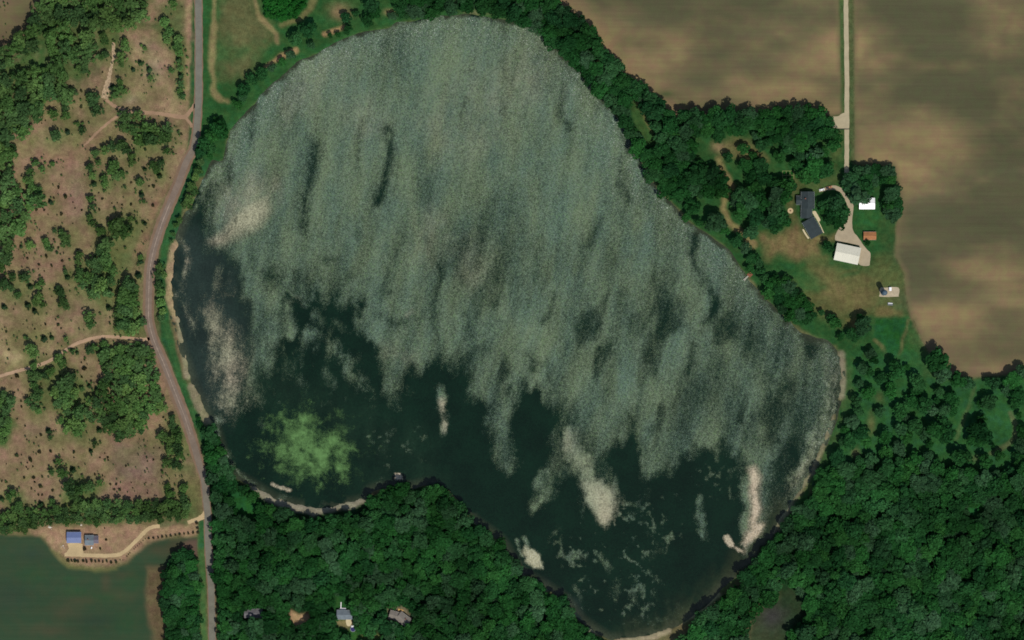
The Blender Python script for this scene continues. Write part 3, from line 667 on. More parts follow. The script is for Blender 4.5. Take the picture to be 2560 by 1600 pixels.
wd, wt, wb = weed(lx, ly)
ld_v = sdf(lx, ly, LAKE)
tint = np.tile(srgb((9, 31, 18)), (len(lx), 1))
def tmix(a, c):
    global tint
    a = np.clip(a, 0, 1)[:, None]; tint = tint * (1 - a) + srgb(c) * a
tmix(soft(lx, ly, [(ff('390,560 440,500 500,560 570,640 590,780 575,900 520,980 440,930 400,760'), None, 60, .85)]), (36, 48, 42))
tmix(soft(lx, ly, [(ff('1830,1210 1780,1310 1700,1400 1600,1460 1480,1500'), 20, 40, .8)]), (52, 58, 36))
tmix(soft(lx, ly, [(ff('620,900 720,950 800,980 900,1040 990,1080 1000,1140 900,1150'), 40, 70, .5)]), (28, 48, 32))
tmix(soft(lx, ly, [(ff('1200,1330 1280,1400 1380,1480'), 12, 26, .8)]), (44, 54, 50))
tmix(np.clip(1 - ld_v / 26, 0, 1) * .7 * (fbm(lx, ly, 60, 71, 3) > .35), (64, 68, 50))

me = bpy.data.meshes.new('lake')
LZ = -0.55
me.from_pydata([((p[0] - 1280) * S, (800 - p[1]) * S, LZ) for p in Vp], [], faces)
put_attrs(me, {'tint': tint})
m, t, b = new_mat('lake_water')
a = attr_n(t, 'tint').outputs['Color']
f = math_n(t, 'MULTIPLY', ramp_n(t, noise_n(t, .03, 5, rough=.6), .3, .7, .8, 1.25), ramp_n(t, noise_n(t, .9, 2), .3, .7, .8, 1.2))
t.links.new(scale_c(t, a, f), b.inputs['Base Color'])
b.inputs['Roughness'].default_value = .16; b.inputs['IOR'].default_value = 1.33
bn = t.nodes.new('ShaderNodeBump'); bn.inputs['Strength'].default_value = .35; bn.inputs['Distance'].default_value = .12
t.links.new(noise_n(t, 1.1, 3, stretch=(.7, 1.4, 1)), bn.inputs['Height']); t.links.new(bn.outputs[0], b.inputs['Normal'])
lake = link('lake', me, None, m); tag(lake, kind='structure')

# thin torn film of floating weed; wave glints are put into its colour
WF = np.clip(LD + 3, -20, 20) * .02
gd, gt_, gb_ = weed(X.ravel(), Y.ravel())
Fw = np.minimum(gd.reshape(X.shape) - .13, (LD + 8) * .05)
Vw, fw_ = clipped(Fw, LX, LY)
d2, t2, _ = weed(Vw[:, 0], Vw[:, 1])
me = bpy.data.meshes.new('weed_and_glint_film')
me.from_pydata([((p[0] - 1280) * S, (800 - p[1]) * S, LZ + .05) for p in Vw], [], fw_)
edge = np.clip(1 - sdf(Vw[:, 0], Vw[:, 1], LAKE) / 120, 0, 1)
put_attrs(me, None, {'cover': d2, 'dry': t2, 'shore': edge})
m, t, b = new_mat('weed_film_with_glints')
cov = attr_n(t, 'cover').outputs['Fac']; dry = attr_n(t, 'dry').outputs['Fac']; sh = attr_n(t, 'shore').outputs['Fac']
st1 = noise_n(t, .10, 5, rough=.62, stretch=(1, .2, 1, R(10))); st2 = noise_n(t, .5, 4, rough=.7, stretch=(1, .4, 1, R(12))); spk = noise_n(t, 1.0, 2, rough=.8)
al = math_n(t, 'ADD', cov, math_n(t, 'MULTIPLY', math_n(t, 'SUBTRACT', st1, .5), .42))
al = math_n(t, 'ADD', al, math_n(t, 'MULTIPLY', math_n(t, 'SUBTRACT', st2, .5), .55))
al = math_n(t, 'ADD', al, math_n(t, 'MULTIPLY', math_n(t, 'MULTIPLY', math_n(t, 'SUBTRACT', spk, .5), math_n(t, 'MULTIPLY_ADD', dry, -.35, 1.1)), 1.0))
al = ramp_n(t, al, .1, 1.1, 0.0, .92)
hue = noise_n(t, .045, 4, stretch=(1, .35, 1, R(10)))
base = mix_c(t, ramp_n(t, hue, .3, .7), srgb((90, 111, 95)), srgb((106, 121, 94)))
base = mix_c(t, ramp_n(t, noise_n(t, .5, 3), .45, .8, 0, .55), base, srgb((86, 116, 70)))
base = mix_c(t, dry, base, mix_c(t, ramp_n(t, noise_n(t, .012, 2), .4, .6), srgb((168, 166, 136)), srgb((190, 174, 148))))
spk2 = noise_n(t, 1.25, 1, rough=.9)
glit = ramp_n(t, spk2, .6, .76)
base = mix_c(t, math_n(t, 'MULTIPLY', glit, math_n(t, 'MULTIPLY_ADD', sh, .65, .18)), base, srgb((222, 226, 216)))  # white glitter of the waves painted into the colour, strongest near shore
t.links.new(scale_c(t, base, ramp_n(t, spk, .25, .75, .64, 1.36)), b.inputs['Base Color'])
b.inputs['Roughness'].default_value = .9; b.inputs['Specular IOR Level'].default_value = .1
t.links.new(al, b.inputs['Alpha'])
fwo = link('weed_and_glint_film', me, None, m)
tag(fwo, 'pale grey green film of weed with painted wave glints, in wind streaks on the lake', 'weed', kind='stuff')

# green bloom in the south-west bay
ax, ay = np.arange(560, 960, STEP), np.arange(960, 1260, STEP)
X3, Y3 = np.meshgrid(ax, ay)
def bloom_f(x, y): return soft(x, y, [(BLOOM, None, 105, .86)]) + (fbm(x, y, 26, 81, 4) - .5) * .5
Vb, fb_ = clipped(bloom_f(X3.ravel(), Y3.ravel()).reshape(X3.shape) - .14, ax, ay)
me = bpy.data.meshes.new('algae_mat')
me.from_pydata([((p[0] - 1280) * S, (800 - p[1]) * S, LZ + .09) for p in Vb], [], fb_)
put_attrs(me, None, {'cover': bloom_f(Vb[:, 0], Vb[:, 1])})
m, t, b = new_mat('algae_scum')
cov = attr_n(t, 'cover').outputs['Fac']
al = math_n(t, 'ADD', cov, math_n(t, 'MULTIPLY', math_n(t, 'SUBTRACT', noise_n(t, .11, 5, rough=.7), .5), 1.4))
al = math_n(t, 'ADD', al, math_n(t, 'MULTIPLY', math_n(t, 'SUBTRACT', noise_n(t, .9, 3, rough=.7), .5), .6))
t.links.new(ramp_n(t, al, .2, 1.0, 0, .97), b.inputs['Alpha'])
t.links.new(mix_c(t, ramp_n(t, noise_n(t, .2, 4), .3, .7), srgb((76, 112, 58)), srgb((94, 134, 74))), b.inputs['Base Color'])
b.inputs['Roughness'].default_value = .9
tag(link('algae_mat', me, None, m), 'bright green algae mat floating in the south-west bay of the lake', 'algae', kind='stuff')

# ------------------------------------------------------------------ roads, drives and tracks
def ribbon(name, pts, wid, z, mat, jit=.12, n=8, wids=None):
    c = smooth(pts, n, False)
    P = [W(p) for p in c]; L = []; Rr = []
    for i, p in enumerate(P):
        d = (P[min(i + 1, len(P) - 1)] - P[max(i - 1, 0)]).normalized(); nrm = Vector((-d.y, d.x, 0))
        k = wid * S / 2
        if wids:
            u = i / (len(P) - 1) * (len(wids) - 1); a = int(min(u, len(wids) - 2)); k = (wids[a] * (1 - (u - a)) + wids[a + 1] * (u - a)) * S / 2
        L.append(p + nrm * (k + random.uniform(-jit, jit))); Rr.append(p - nrm * (k + random.uniform(-jit, jit)))
    n_ = len(P)
    me = bpy.data.meshes.new(name)
    me.from_pydata([(v.x, v.y, z) for v in L + Rr], [], [(i, n_ + i, n_ + i + 1, i + 1) for i in range(n_ - 1)])
    o = link(name, me, None, mat); tag(o, kind='structure')
    return o

ROAD = (pp('00', '1872,-300 1874,0 1878,300 1878,600 1876,900 1860,1200 1830,1400') + pp('01', '1760,20 1690,210 1610,400 1530,600 1465,800 1430,950 1412,1100 1405,1300 1406,1500') +
        pp('02', '1440,150 1490,280 1560,440 1650,670 1740,900 1800,1080 1855,1260 1895,1400') + pp('03', '1930,0 1950,200 1962,330 1968,600 1980,800 1995,1000 2002,1300 2005,1512 2010,1900'))
shoulder = plain('road_shoulder_gravel', (120, 98, 78), .95, .14, .1, sc2=1.2)
ribbon('road_shoulder', ROAD, 27, .05, shoulder, .35, wids=[22, 21, 21, 21, 22, 25, 27, 30, 30, 30, 29, 29, 28, 28, 28, 29, 30, 30, 30, 29, 27, 24, 22, 21, 21, 21, 20, 20, 20, 20])
m, t, b = new_mat('road_asphalt')
g = t.nodes.new('ShaderNodeNewGeometry'); g.name = 'pos'
sx = t.nodes.new('ShaderNodeSeparateXYZ'); t.links.new(g.outputs['Position'], sx.inputs[0])
mid = math_n(t, 'MULTIPLY', ramp_n(t, sx.outputs[1], 120, 190, 1, 0), ramp_n(t, sx.outputs[1], -190, -90, 0, 1))   # the older chip-sealed stretch
c = mix_c(t, mid, srgb((112, 110, 98)), srgb((120, 105, 92)))
c = scale_c(t, c, math_n(t, 'MULTIPLY', ramp_n(t, noise_n(t, .15, 4), .3, .7, .9, 1.1), ramp_n(t, noise_n(t, 2.5, 3), .3, .7, .88, 1.12)))
t.links.new(c, b.inputs['Base Color']); b.inputs['Roughness'].default_value = .95; b.inputs['Specular IOR Level'].default_value = .15
road = ribbon('road', ROAD, 16, .09, m, .12)
ribbon('road_centre_line', ROAD[9:22], 1.6, .13, plain('worn_line_paint', (146, 130, 115), .8, .3, .3), .05)

gravel = plain('pale_gravel', (168, 156, 126), .95, .1, .15, sc2=1.5)
dirt = plain('dirt_track_soil', (150, 122, 96), .95, .14, .12, sc2=1.2)
sand = plain('pale_drive_gravel', (180, 158, 118), .95, .1, .15, sc2=1.5)
ribbon('farm_driveway', pp('30', '733,-300 736,0 742,400 745,800 745,1200 744,1512') + pp('31', '742,60 742,130 720,230'), 11.5, .06, gravel, .2)
def pad(name, pts, z, mat, jit=1.2):
    c = smooth(pts, 4)
    me = bpy.data.meshes.new(name); bm = bmesh.new()
    bm.faces.new([bm.verts.new(W((p[0] + random.uniform(-jit, jit) * .4, p[1] + random.uniform(-jit, jit) * .4), z)) for p in c])
    bmesh.ops.triangulate(bm, faces=bm.faces[:]); bm.normal_update()
    for f in bm.faces:
        if f.normal.z < 0: f.normal_flip()
    bm.to_mesh(me); bm.free()
    o = link(name, me, None, mat); tag(o, kind='structure'); return o
pad('gravel_pull_off', pp('30', '585,1108 660,1098 700,1072 745,1062 766,1070 768,1205 740,1215 628,1214 610,1160'), .10, gravel)
pad('gravel_yard', pp('31', '480,300 540,262 620,240 690,262 730,320 775,390 808,430 800,520 795,600 810,680 860,740 920,830 968,880 962,960 950,1000 860,985 850,900 870,832 840,806 740,780 640,762 640,700 680,640 740,590 762,520 748,430 715,350 670,296 600,280 520,296'), .10, plain('yard_gravel', (162, 148, 122), .95, .1, .12, sc2=1.5))
ribbon('dirt_track', pp('00', '1842,985 1790,1060 1740,1105 1640,1095 1500,1072 1350,1062 1200,1050 1080,1000 1000,940'), 9, .05, dirt, .35, wids=[8, 9, 11, 10, 9, 9, 9, 8, 6])
ribbon('dirt_track', pp('00', '1812,1205 1800,1170 1760,1120 1745,1108'), 7, .055, dirt, .25)
ribbon('dirt_track', pp('00', '1150,1070 1060,1130 930,1240 860,1310 780,1390'), 7, .045, dirt, .4, wids=[8, 7, 6, 6, 3])
ribbon('rocky_track', pp('00', '1075,400 1070,550 1040,680 1015,800 985,930'), 9, .05, plain('rocky_track_soil', (164, 142, 112), .95, .3, .5, sc2=1.0), .6, wids=[7, 8, 8, 14, 18])
ribbon('dirt_track', pp('02', '1440,150 1400,180 1300,180 1160,165 1050,158 950,160 850,180 760,208 690,240 600,300 480,380 370,425 250,460 120,495 0,530 -200,580'), 8, .05, plain('two_wheel_track_soil', (166, 138, 110), .95, .12, .12, sc2=1.2), .3)
ribbon('gravel_drive', pp('03', '1945,330 1920,345 1870,370 1820,385 1775,402'), 12, .055, sand, .25, wids=[24, 14, 11, 10, 8])
ribbon('gravel_drive', pp('03', '1510,436 1450,442 1390,470 1330,530 1260,600 1190,665 1120,705 1000,715 850,712 720,706 610,706'), 9.5, .055, sand, .2)
pad('gravel_apron', pp('03', '645,600 770,600 778,640 780,700 640,715 618,700 650,650'), .10, sand)
ribbon('gravel_verge', pp('03', '1940,330 1945,450 1955,560 1958,690'), 4, .07, sand, .15)

# ------------------------------------------------------------------ trees
def leaf_mat(name, cols, bright=1.0):
    m = bpy.data.materials.new(name); m.use_nodes = True; t = m.node_tree; t.nodes.clear()
    o = t.nodes.new('ShaderNodeOutputMaterial'); oi = t.nodes.new('ShaderNodeObjectInfo')
    r = t.nodes.new('ShaderNodeValToRGB'); e = r.color_ramp.elements
    e[0].position = 0; e[0].color = tuple(srgb(cols[0])) + (1,); e[1].position = 1; e[1].color = tuple(srgb(cols[-1])) + (1,)
    for k in range(1, len(cols) - 1):
        q = e.new(k / (len(cols) - 1)); q.color = tuple(srgb(cols[k])) + (1,)
    t.links.new(oi.outputs['Random'], r.inputs[0])
    g = t.nodes.new('ShaderNodeNewGeometry'); g.name = 'pos'
    isl = g.outputs['Random Per Island']
    f = math_n(t, 'MULTIPLY', math_n(t, 'MULTIPLY', ramp_n(t, noise_n(t, .03, 3), .3, .7, .68 * bright, 1.32 * bright), ramp_n(t, noise_n(t, .008, 2), .35, .65, .85, 1.15)), math_n(t, 'MULTIPLY_ADD', isl, .6, .7))
    c = scale_c(t, r.outputs[0], f)
    d = t.nodes.new('ShaderNodeBsdfDiffuse'); tr = t.nodes.new('ShaderNodeBsdfTranslucent'); mx = t.nodes.new('ShaderNodeMixShader'); mx.inputs[0].default_value = .3
    t.links.new(c, d.inputs[0]); t.links.new(c, tr.inputs[0]); t.links.new(d.outputs[0], mx.inputs[1]); t.links.new(tr.outputs[0], mx.inputs[2])
    t.links.new(mx.outputs[0], o.inputs[0])
    return m

LEAF_E = leaf_mat('woodland_leaves', [(32, 72, 35), (44, 94, 44), (34, 72, 41), (50, 98, 46), (38, 80, 41), (45, 88, 48), (62, 94, 64), (30, 68, 36), (43, 92, 43), (55, 86, 57)])
LEAF_W = leaf_mat('open_ground_leaves', [(70, 102, 54), (86, 120, 62), (64, 94, 54), (98, 128, 68), (76, 106, 62), (60, 88, 52)])
LEAF_C = leaf_mat('cedar_needles', [(52, 76, 50), (66, 92, 54), (58, 80, 56)])
LEAF_G = leaf_mat('thicket_leaves', [(34, 96, 36), (44, 108, 44), (38, 90, 36)])
LEAF_B = leaf_mat('dry_shrub_leaves', [(66, 60, 40), (58, 66, 40), (76, 66, 48), (60, 74, 44)])
BARK = plain('bark', (70, 58, 46), .95, .2, 2.0)

def crown_mesh(name, mat, seed, lumps=11, per=62, leaf=.17, flat=.8, spread=.74, top=0.0):
    """unit crown: radius about 1, centre at the origin; leaf-sized faces on many uneven lumps"""
    rs = np.random.default_rng(seed)
    v = []; f = []
    cs = []
    for k in range(lumps):
        a = 2 * math.pi * (k * .381966 + rs.random() * .25); rr = spread * math.sqrt((k + .35) / lumps) * (.85 + .3 * rs.random())
        zz_ = flat * (.62 * (1 - rr * rr) + (rs.random() - .5) * .5)
        cs.append((rr * math.cos(a), rr * math.sin(a), zz_, .2 + .24 * rs.random()))
    for cx, cy, cz, cr in cs:
        for _ in range(per):
            d = rs.normal(size=3); d /= np.linalg.norm(d)
            if d[2] < -.35: d[2] = -d[2] * .6
            q = np.array((cx, cy, cz)) + d * cr * (.78 + .34 * rs.random()) * np.array((1, 1, .9))
            nrm = d + rs.normal(size=3) * .55 + np.array((0, 0, .25)); nrm /= np.linalg.norm(nrm)
            u = np.cross(nrm, rs.normal(size=3)); u /= np.linalg.norm(u) + 1e-9; w_ = np.cross(nrm, u)
            s = leaf * (.6 + .8 * rs.random())
            n = len(v)
            v += [tuple(q + u * s * .6), tuple(q + w_ * s), tuple(q - u * s * .6), tuple(q - w_ * s)]
            f.append((n, n + 1, n + 2, n + 3))
    me = bpy.data.meshes.new(name); me.from_pydata(v, [], f); me.materials.append(mat)
    return me

def cone_mesh(name, mat, seed, n=420):
    rs = np.random.default_rng(seed); v = []; f = []
    for k in range(n):
        h = rs.random() ** .75; a = rs.random() * 6.283; r = (1 - h) ** .8 * (.72 + .3 * math.sin(a * 5 + seed) * .4 + .25 * rs.random()) + .03
        q = np.array((r * math.cos(a), r * math.sin(a), -1 + 2.2 * h))
        nrm = np.array((math.cos(a), math.sin(a), .55)) + rs.normal(size=3) * .45; nrm /= np.linalg.norm(nrm)
        u = np.cross(nrm, rs.normal(size=3)); u /= np.linalg.norm(u) + 1e-9; w_ = np.cross(nrm, u); s = .2 * (.6 + .8 * rs.random()); i = len(v)
        v += [tuple(q + u * s * .6), tuple(q + w_ * s), tuple(q - u * s * .6), tuple(q - w_ * s)]; f.append((i, i + 1, i + 2, i + 3))
    me = bpy.data.meshes.new(name); me.from_pydata(v, [], f); me.materials.append(mat)
    return me

def trunk_mesh(name, seed):                   # unit height 1 up to the crown centre
    rs = random.Random(seed); b_ = MB()
    b_.tube((0, 0, -.02), (rs.uniform(-.02, .02), rs.uniform(-.02, .02), .45), .055, .042, 7)
    b_.tube((0, 0, .44), (rs.uniform(-.05, .05), rs.uniform(-.05, .05), .95), .042, .02, 6)
    for k in range(5):
        a = k * 1.2566 + rs.uniform(-.3, .3); z = rs.uniform(.4, .7)
        b_.tube((0, 0, z), (.28 * math.cos(a), .28 * math.sin(a), z + rs.uniform(.2, .35)), .024, .008, 5)
    me = bpy.data.meshes.new(name); me.from_pydata(b_.v, [], b_.f); me.materials.append(BARK)
    return me

CROWN = {'E': [crown_mesh('crown', LEAF_E, 100 + k, 11 + k % 6, 54, .16, .7 + .1 * (k % 3)) for k in range(9)],
         'W': [crown_mesh('crown', LEAF_W, 200 + k, 9 + k % 4, 36, .17, .85, .7) for k in range(7)],
         'C': [cone_mesh('crown', LEAF_C, 300 + k) for k in range(4)],
         'G': [crown_mesh('crown', LEAF_G, 400 + k, 7, 40, .2, .7) for k in range(3)],
         'B': [crown_mesh('crown', LEAF_B, 500 + k, 5, 26, .26, .7, .5) for k in range(3)]}
TRUNK = [trunk_mesh('trunk', k) for k in range(4)]
SRC = {}                                      # one crown and one trunk object per shape, reused by the closed woods

def tree(p, r_px, kind='E', name=None, label='', group='', cat='tree', hk=1.0):
    r = r_px * S
    h = {'E': .95 * r + 1.6, 'W': .8 * r + .9, 'C': 1.05 * r + .2, 'G': .8 * r + .6, 'B': .5 * r + .1}[kind] * hk * random.uniform(.88, 1.14)
    name = name or {'E': 'broadleaf_tree', 'W': 'scrub_tree', 'C': 'cedar_tree', 'G': 'thicket_bush', 'B': 'shrub'}[kind]
    root = empty(name, W(p), random.uniform(0, 6.28)); root.empty_display_size = .5
    tag(root, label, cat, group)
    k = random.randrange(len(CROWN[kind])); q = random.randrange(4)
    c = link('crown', CROWN[kind][k], root); c.location = (0, 0, h)
    rz = r * (1.15 if kind == 'C' else random.uniform(.75, 1.05))
    c.scale = (r * random.uniform(.9, 1.22), r * random.uniform(.92, 1.15), rz)
    tr = link('trunk' if kind != 'B' else 'stem', TRUNK[q], root); tr.scale = (h * (.8 if kind != 'B' else .5),) * 2 + (h,)
    SRC.setdefault((kind, k), c); SRC.setdefault(('T', q), tr)
    return root

def fill(polys, rmin, rmax, gap=.78, holes=(), seed=1, tries=26000):
    """crowns packed into wooded outlines"""
    rs = np.random.default_rng(seed); pts = []; cell = {}
    x0 = max(min(p[0] for q in polys for p in q), -40); x1 = min(max(p[0] for q in polys for p in q), 2600)
    y0 = max(min(p[1] for q in polys for p in q), -40); y1 = min(max(p[1] for q in polys for p in q), 1640)
    X_ = rs.uniform(x0, x1, tries); Y_ = rs.uniform(y0, y1, tries); R_ = rmin + (rmax - rmin) * rs.random(tries) ** 1.9
    ok = np.zeros(tries, bool); dist = np.full(tries, -1e4)
    for q in polys:
        s_ = sdf(X_, Y_, q); dist = np.maximum(dist, s_)
    ok = dist > 2
    for q in holes: ok &= sdf(X_, Y_, q) < -R_ * .55
    order = np.nonzero(ok)[0]; order = order[np.argsort(-R_[order], kind='stable')]
    G = rmax * 2
    for i in order:
        x, y, r = X_[i], Y_[i], R_[i]; cx, cy = int(x // G), int(y // G); bad = False
        for a in (-1, 0, 1):
            for b_ in (-1, 0, 1):
                for (px, py, pr) in cell.get((cx + a, cy + b_), ()):
                    if (px - x) ** 2 + (py - y) ** 2 < ((pr + r) * gap) ** 2: bad = True; break
                if bad: break
            if bad: break
        if bad: continue
        cell.setdefault((cx, cy), []).append((x, y, r)); pts.append((x, y, r, dist[i]))
    return pts

# ---- single trees of the eastern side, read off one by one
E_TREES = []
def east(cell, s, label, group, kind='E'):
    for x, y, r in pp(cell, s): E_TREES.append((x, y, r, label, group, kind))
east('10', '1090,60,80 1120,130,65 1060,200,58 850,170,58 940,130,38 490,280,88 380,370,74 530,430,46 870,290,46 780,330,32 700,335,28 1290,160,46 1540,130,60', 'dark tree on the grassy north bank above the lake', 'trees on the north bank')
east('10', '330,530,52 250,590,42 150,650,42 60,700,64', 'dark tree by the sandy strip along the north-west lake edge', 'trees by the sandy strip')
east('00', '2390,750,64 2310,850,72 2300,920,48 2250,990,52 2060,1220,82 2000,1290,74 1940,1350,72 2110,1270,60 1900,1440,54 2000,1400,62 2100,1180,50 2040,1140,36 1880,1390,40 1990,1480,40', 'dark tree on the north-west shore between the road and the lake', 'trees on the north-west shore')
east('01', '1900,20,42 1880,100,58 1850,160,44 1810,250,52 1840,310,46 1790,370,56 1760,420,52 1800,440,34 1700,560,36 1670,620,32 1640,700,30 1620,770,26', 'bushy tree between road and lake, upper west shore', 'upper west shore trees', 'W')
east('01', '1520,1020,48 1490,1080,52 1545,1085,42 1500,1180,52 1530,1260,52 1520,1350,52 1540,1430,46 1530,1490,42', 'leafy tree in the line beside the road bend, west shore', 'west shore trees by the bend', 'W')
east('02', '1890,990,36 1880,930,26', 'small tree at the south end of the western beach', 'trees at the beach end')
east('20', '1950,1310,60 2180,1410,62 2300,1290,52 2350,1380,62 2040,1490,62 1740,1250,60 2419,1350,56 2280,1480,50', 'round tree on the lawn south of the farm windbreak', 'lawn trees south of the windbreak')
east('30', '40,1300,54 290,1290,92 620,1390,72 640,1310,60 430,1480,92 100,1490,60 300,1480,64 180,1400,60 520,1440,60', 'round tree on the lawn south of the farm windbreak', 'lawn trees south of the windbreak')
east('31', '430,60,110 350,150,86 520,110,84 440,155,70 300,90,60 570,60,56 250,40,60', 'full dark tree north of the slate-roofed house', 'trees north of the slate-roofed house')
east('31', '60,220,74 170,250,92 235,260,48 60,330,92 150,350,84 60,450,84 115,530,84 40,560,84 165,590,56 60,640,72', 'dark tree in the clump west of the slate-roofed house', 'trees west of the slate-roofed house')
east('21', '2200,60,70 2330,60,80 2260,150,70 2160,330,90 2280,260,80 2380,180,80 2160,480,92 2250,420,90 2330,330,80 2380,430,80 2300,540,84 2400,600,60 2250,690,84 2120,400,60', 'dark tree in the clump west of the slate-roofed house', 'trees west of the slate-roofed house')
east('31', '548,420,68 512,465,50 640,415,92 690,510,86 600,510,86 650,580,74 566,565,58', 'spreading tree between slate-roofed house and gravel loop', 'trees inside the gravel loop')
east('31', '770,230,92 850,330,112 750,170,52 900,250,96 820,170,70', 'big dark tree overhanging the white-roofed shed', 'trees over the white-roofed shed')
east('31', '850,100,64 930,105,64 1010,105,64 1090,105,64 1160,110,62 1000,190,66 1080,190,60 1150,180,60 930,180,64', 'tree in the squared windbreak behind the white-roofed shed', 'windbreak behind the white-roofed shed')
east('31', '1150,330,80 1205,300,62 1140,430,80 1210,420,72 1170,510,78 1225,480,58 1110,400,48', 'dark tree in the short row beside the eastern bare field', 'row beside the eastern bare field')
east('31', '545,795,46 590,850,40', 'dark oval tree at the west gable of the white barn', 'trees by the white barn gable')
east('31', '940,780,34', 'small round tree just south of the orange-roofed shed', 'single farm trees')
east('31', '500,1435,36', 'small lone tree on the mown slope above the lake', 'single farm trees')
east('31', '590,1490,52 870,1500,50', 'tree at the lower edge of the farm lawn', 'trees at the lower lawn edge')
east('21', '1700,440,88 1650,540,48 1760,590,50 1920,590,92 1990,660,62 2110,770,62 2200,830,62 2270,930,60 2240,1030,50 2350,1050,48 2140,720,44 2320,980,50 2380,1120,60 1600,380,50', 'shore tree between the farm track and the lake', 'shore trees by the farm track')
east('32', '630,40,72 880,60,92 800,140,72 680,160,42', 'dark tree at the head of the east bay', 'trees at the head of the east bay')
east('32', '960,310,60 1000,370,56 880,460,56 960,490,62 1190,480,90 1310,450,34 860,600,42 1060,560,62 940,690,72 830,760,66 1150,690,62 1050,870,50 850,860,52 1150,630,50', 'tree in the park between east beach and green paddock', 'park trees near the east beach')
east('32', '1400,590,92 1370,770,74 1470,790,92 1590,760,34 1550,850,62 1240,860,82 1300,920,42 1400,660,60', 'tree in the parkland clearing south of the paddock', 'trees amid the parkland')
east('32', '1590,390,112 1640,500,102 1790,560,84 1880,600,72 1610,670,52 1730,740,82 1660,850,62 1740,860,52', 'tree at the south-west corner of the eastern bare field', 'trees at the field corner')
east('32', '2130,600,72 2080,580,50 2290,560,92 2380,490,72 2250,640,72 2330,680,72 2400,740,62 2090,780,82 2010,790,50 2320,790,60 2370,900,40', 'tree along the south edge of the eastern bare field', 'trees along the field edge')
east('32', '1990,1060,118 1970,1120,92 2010,960,62', 'tree of the big round clump on the bright lawn', 'round clump on the lawn')
east('32', '2120,1185,24', 'tiny round bush on the bright lawn inside the curved path', 'single park trees')
east('32', '790,960,72 730,1030,56 870,1080,72 780,1130,82 920,1150,62 700,1150,50 640,1310,88 870,1340,62 970,1320,72', 'tree of the south-east wood beside the shore path', 'south-east wood edge trees')
east('32', '1090,1100,78 1250,1020,72 1380,1000,82 1300,1100,62 1480,1080,72 1580,1040,92 1680,1080,82 1660,970,62 1230,1220,72 1100,1250,72 1390,1300,82 1510,1280,62 1520,1170,42', 'tree at the northern edge of the south-east wood', 'northern edge of the south-east wood')
east('32', '1810,1300,92 1770,1270,60 2050,1340,82 2180,1280,62 2400,1050,72 2390,1180,72 2330,1280,52 2390,1330,72', 'tree around the bright oval lawn at the right', 'trees around the oval lawn')
east('13', '990,1290,60 1060,1280,60 860,1480,44 1290,1380,56 1360,1420,52 700,1290,58 560,1290,50 620,1380,60 980,1180,80 930,1260,46', 'tree beside the houses in the south wood', 'trees beside the southern houses')

SHRUBS = []
for cell, s in (('01', '555,260,20 620,345,25 1240,215,15 1410,250,12 1450,250,20 1450,430,20 1240,420,16 1155,425,13 260,930,16 440,910,20 490,1000,18 590,955,18 370,990,15 580,510,20 345,470,18 420,475,15 690,400,9 710,455,9 775,475,13 940,470,16 970,370,16 510,360,13 540,520,10 455,515,9 690,600,8 330,575,9 245,615,13 510,750,13 555,830,13 735,845,11 250,880,9 365,1030,9 420,1050,9 90,1000,8 130,1410,9 490,1290,8 1345,675,14 1610,170,9 1060,410,9 1110,405,9 935,310,11 900,340,10'),
                ('02', '375,1245,22 160,1280,25 290,1320,28 480,1240,18 700,1250,18 800,460,24 775,540,14 800,375,13 770,400,10 945,1300,10 990,1260,9 1020,1300,13 1025,1325,12 1190,1380,14 1450,1320,12 1395,1335,9 1455,1210,8 165,935,11 200,765,13 205,820,14 140,685,9 345,1110,10 255,1130,9 390,1085,16 240,1000,11 205,1275,9 260,1350,10 310,1385,11 250,1390,10 265,1410,10 60,1360,8 550,45,18 580,80,12 430,40,16 330,85,11 45,70,9 60,110,14 220,40,8 1545,920,12 1510,995,12 1510,1210,9 440,325,11 110,550,9 165,530,26 85,280,16 1115,225,11 400,1480,14 320,1490,18 230,1490,14 970,1470,12 900,1460,14 700,1300,9 595,1225,9'),
                ('00', '1715,1270,16 970,685,13 430,1140,9 395,1165,8 770,1010,22 770,860,18 1665,1455,8 270,710,13 1720,65,11'),
                ('03', '1045,40,14 1100,40,14 1080,90,16 1135,90,15 1255,75,9 1395,125,10 1380,25,8 1240,25,7 300,80,14 385,60,22 365,140,14 400,140,13 330,20,12 60,20,18 20,10,14 500,100,16 370,235,16 410,240,22 950,650,14 1005,565,14 990,455,9 800,650,24')):
    for t in pp(cell, s): SHRUBS.append(t)

# ---- closed woods
P_WEST = [pp('00', '490,-200 1390,-200 1390,60 1360,170 1280,260 1180,300 1050,280 960,250 800,230 700,270 560,300 400,300 300,340 330,450 330,520 180,540 0,680 -200,760 -200,480 0,480 170,370 340,150'),
          pp('00', '430,370 520,310 680,300 720,440 830,330 900,450 920,560 850,620 700,560 600,610 640,700 610,850 700,900 720,960 600,960 400,960 380,1060 330,1150 240,1270 150,1330 140,1512 -200,1512 -200,780 0,740 300,640 380,700 500,610 560,500 460,450'),
          pp('01', '-200,-20 130,-20 120,180 200,330 400,340 400,420 280,470 215,640 130,740 130,880 60,960 45,1040 -200,1050')]
P_GROVE = [pp('02', '950,330 1100,300 1250,220 1400,230 1440,330 1470,480 1510,560 1520,680 1575,800 1575,850 1380,915 1380,990 1330,1080 1250,1115 1100,1095 1060,1010 960,990 930,920 900,840 930,650 990,560')]
P_HEDGE = [pp('03', '-200,340 0,330 60,290 220,210 270,285 400,280 560,255 640,255 800,205 880,180 1060,205 1200,205 1450,205 1560,195 1700,210 1800,230 1825,300 1740,365 1500,390 1180,390 1000,385 900,410 760,390 600,410 450,395 290,470 150,490 0,505 -200,505')]
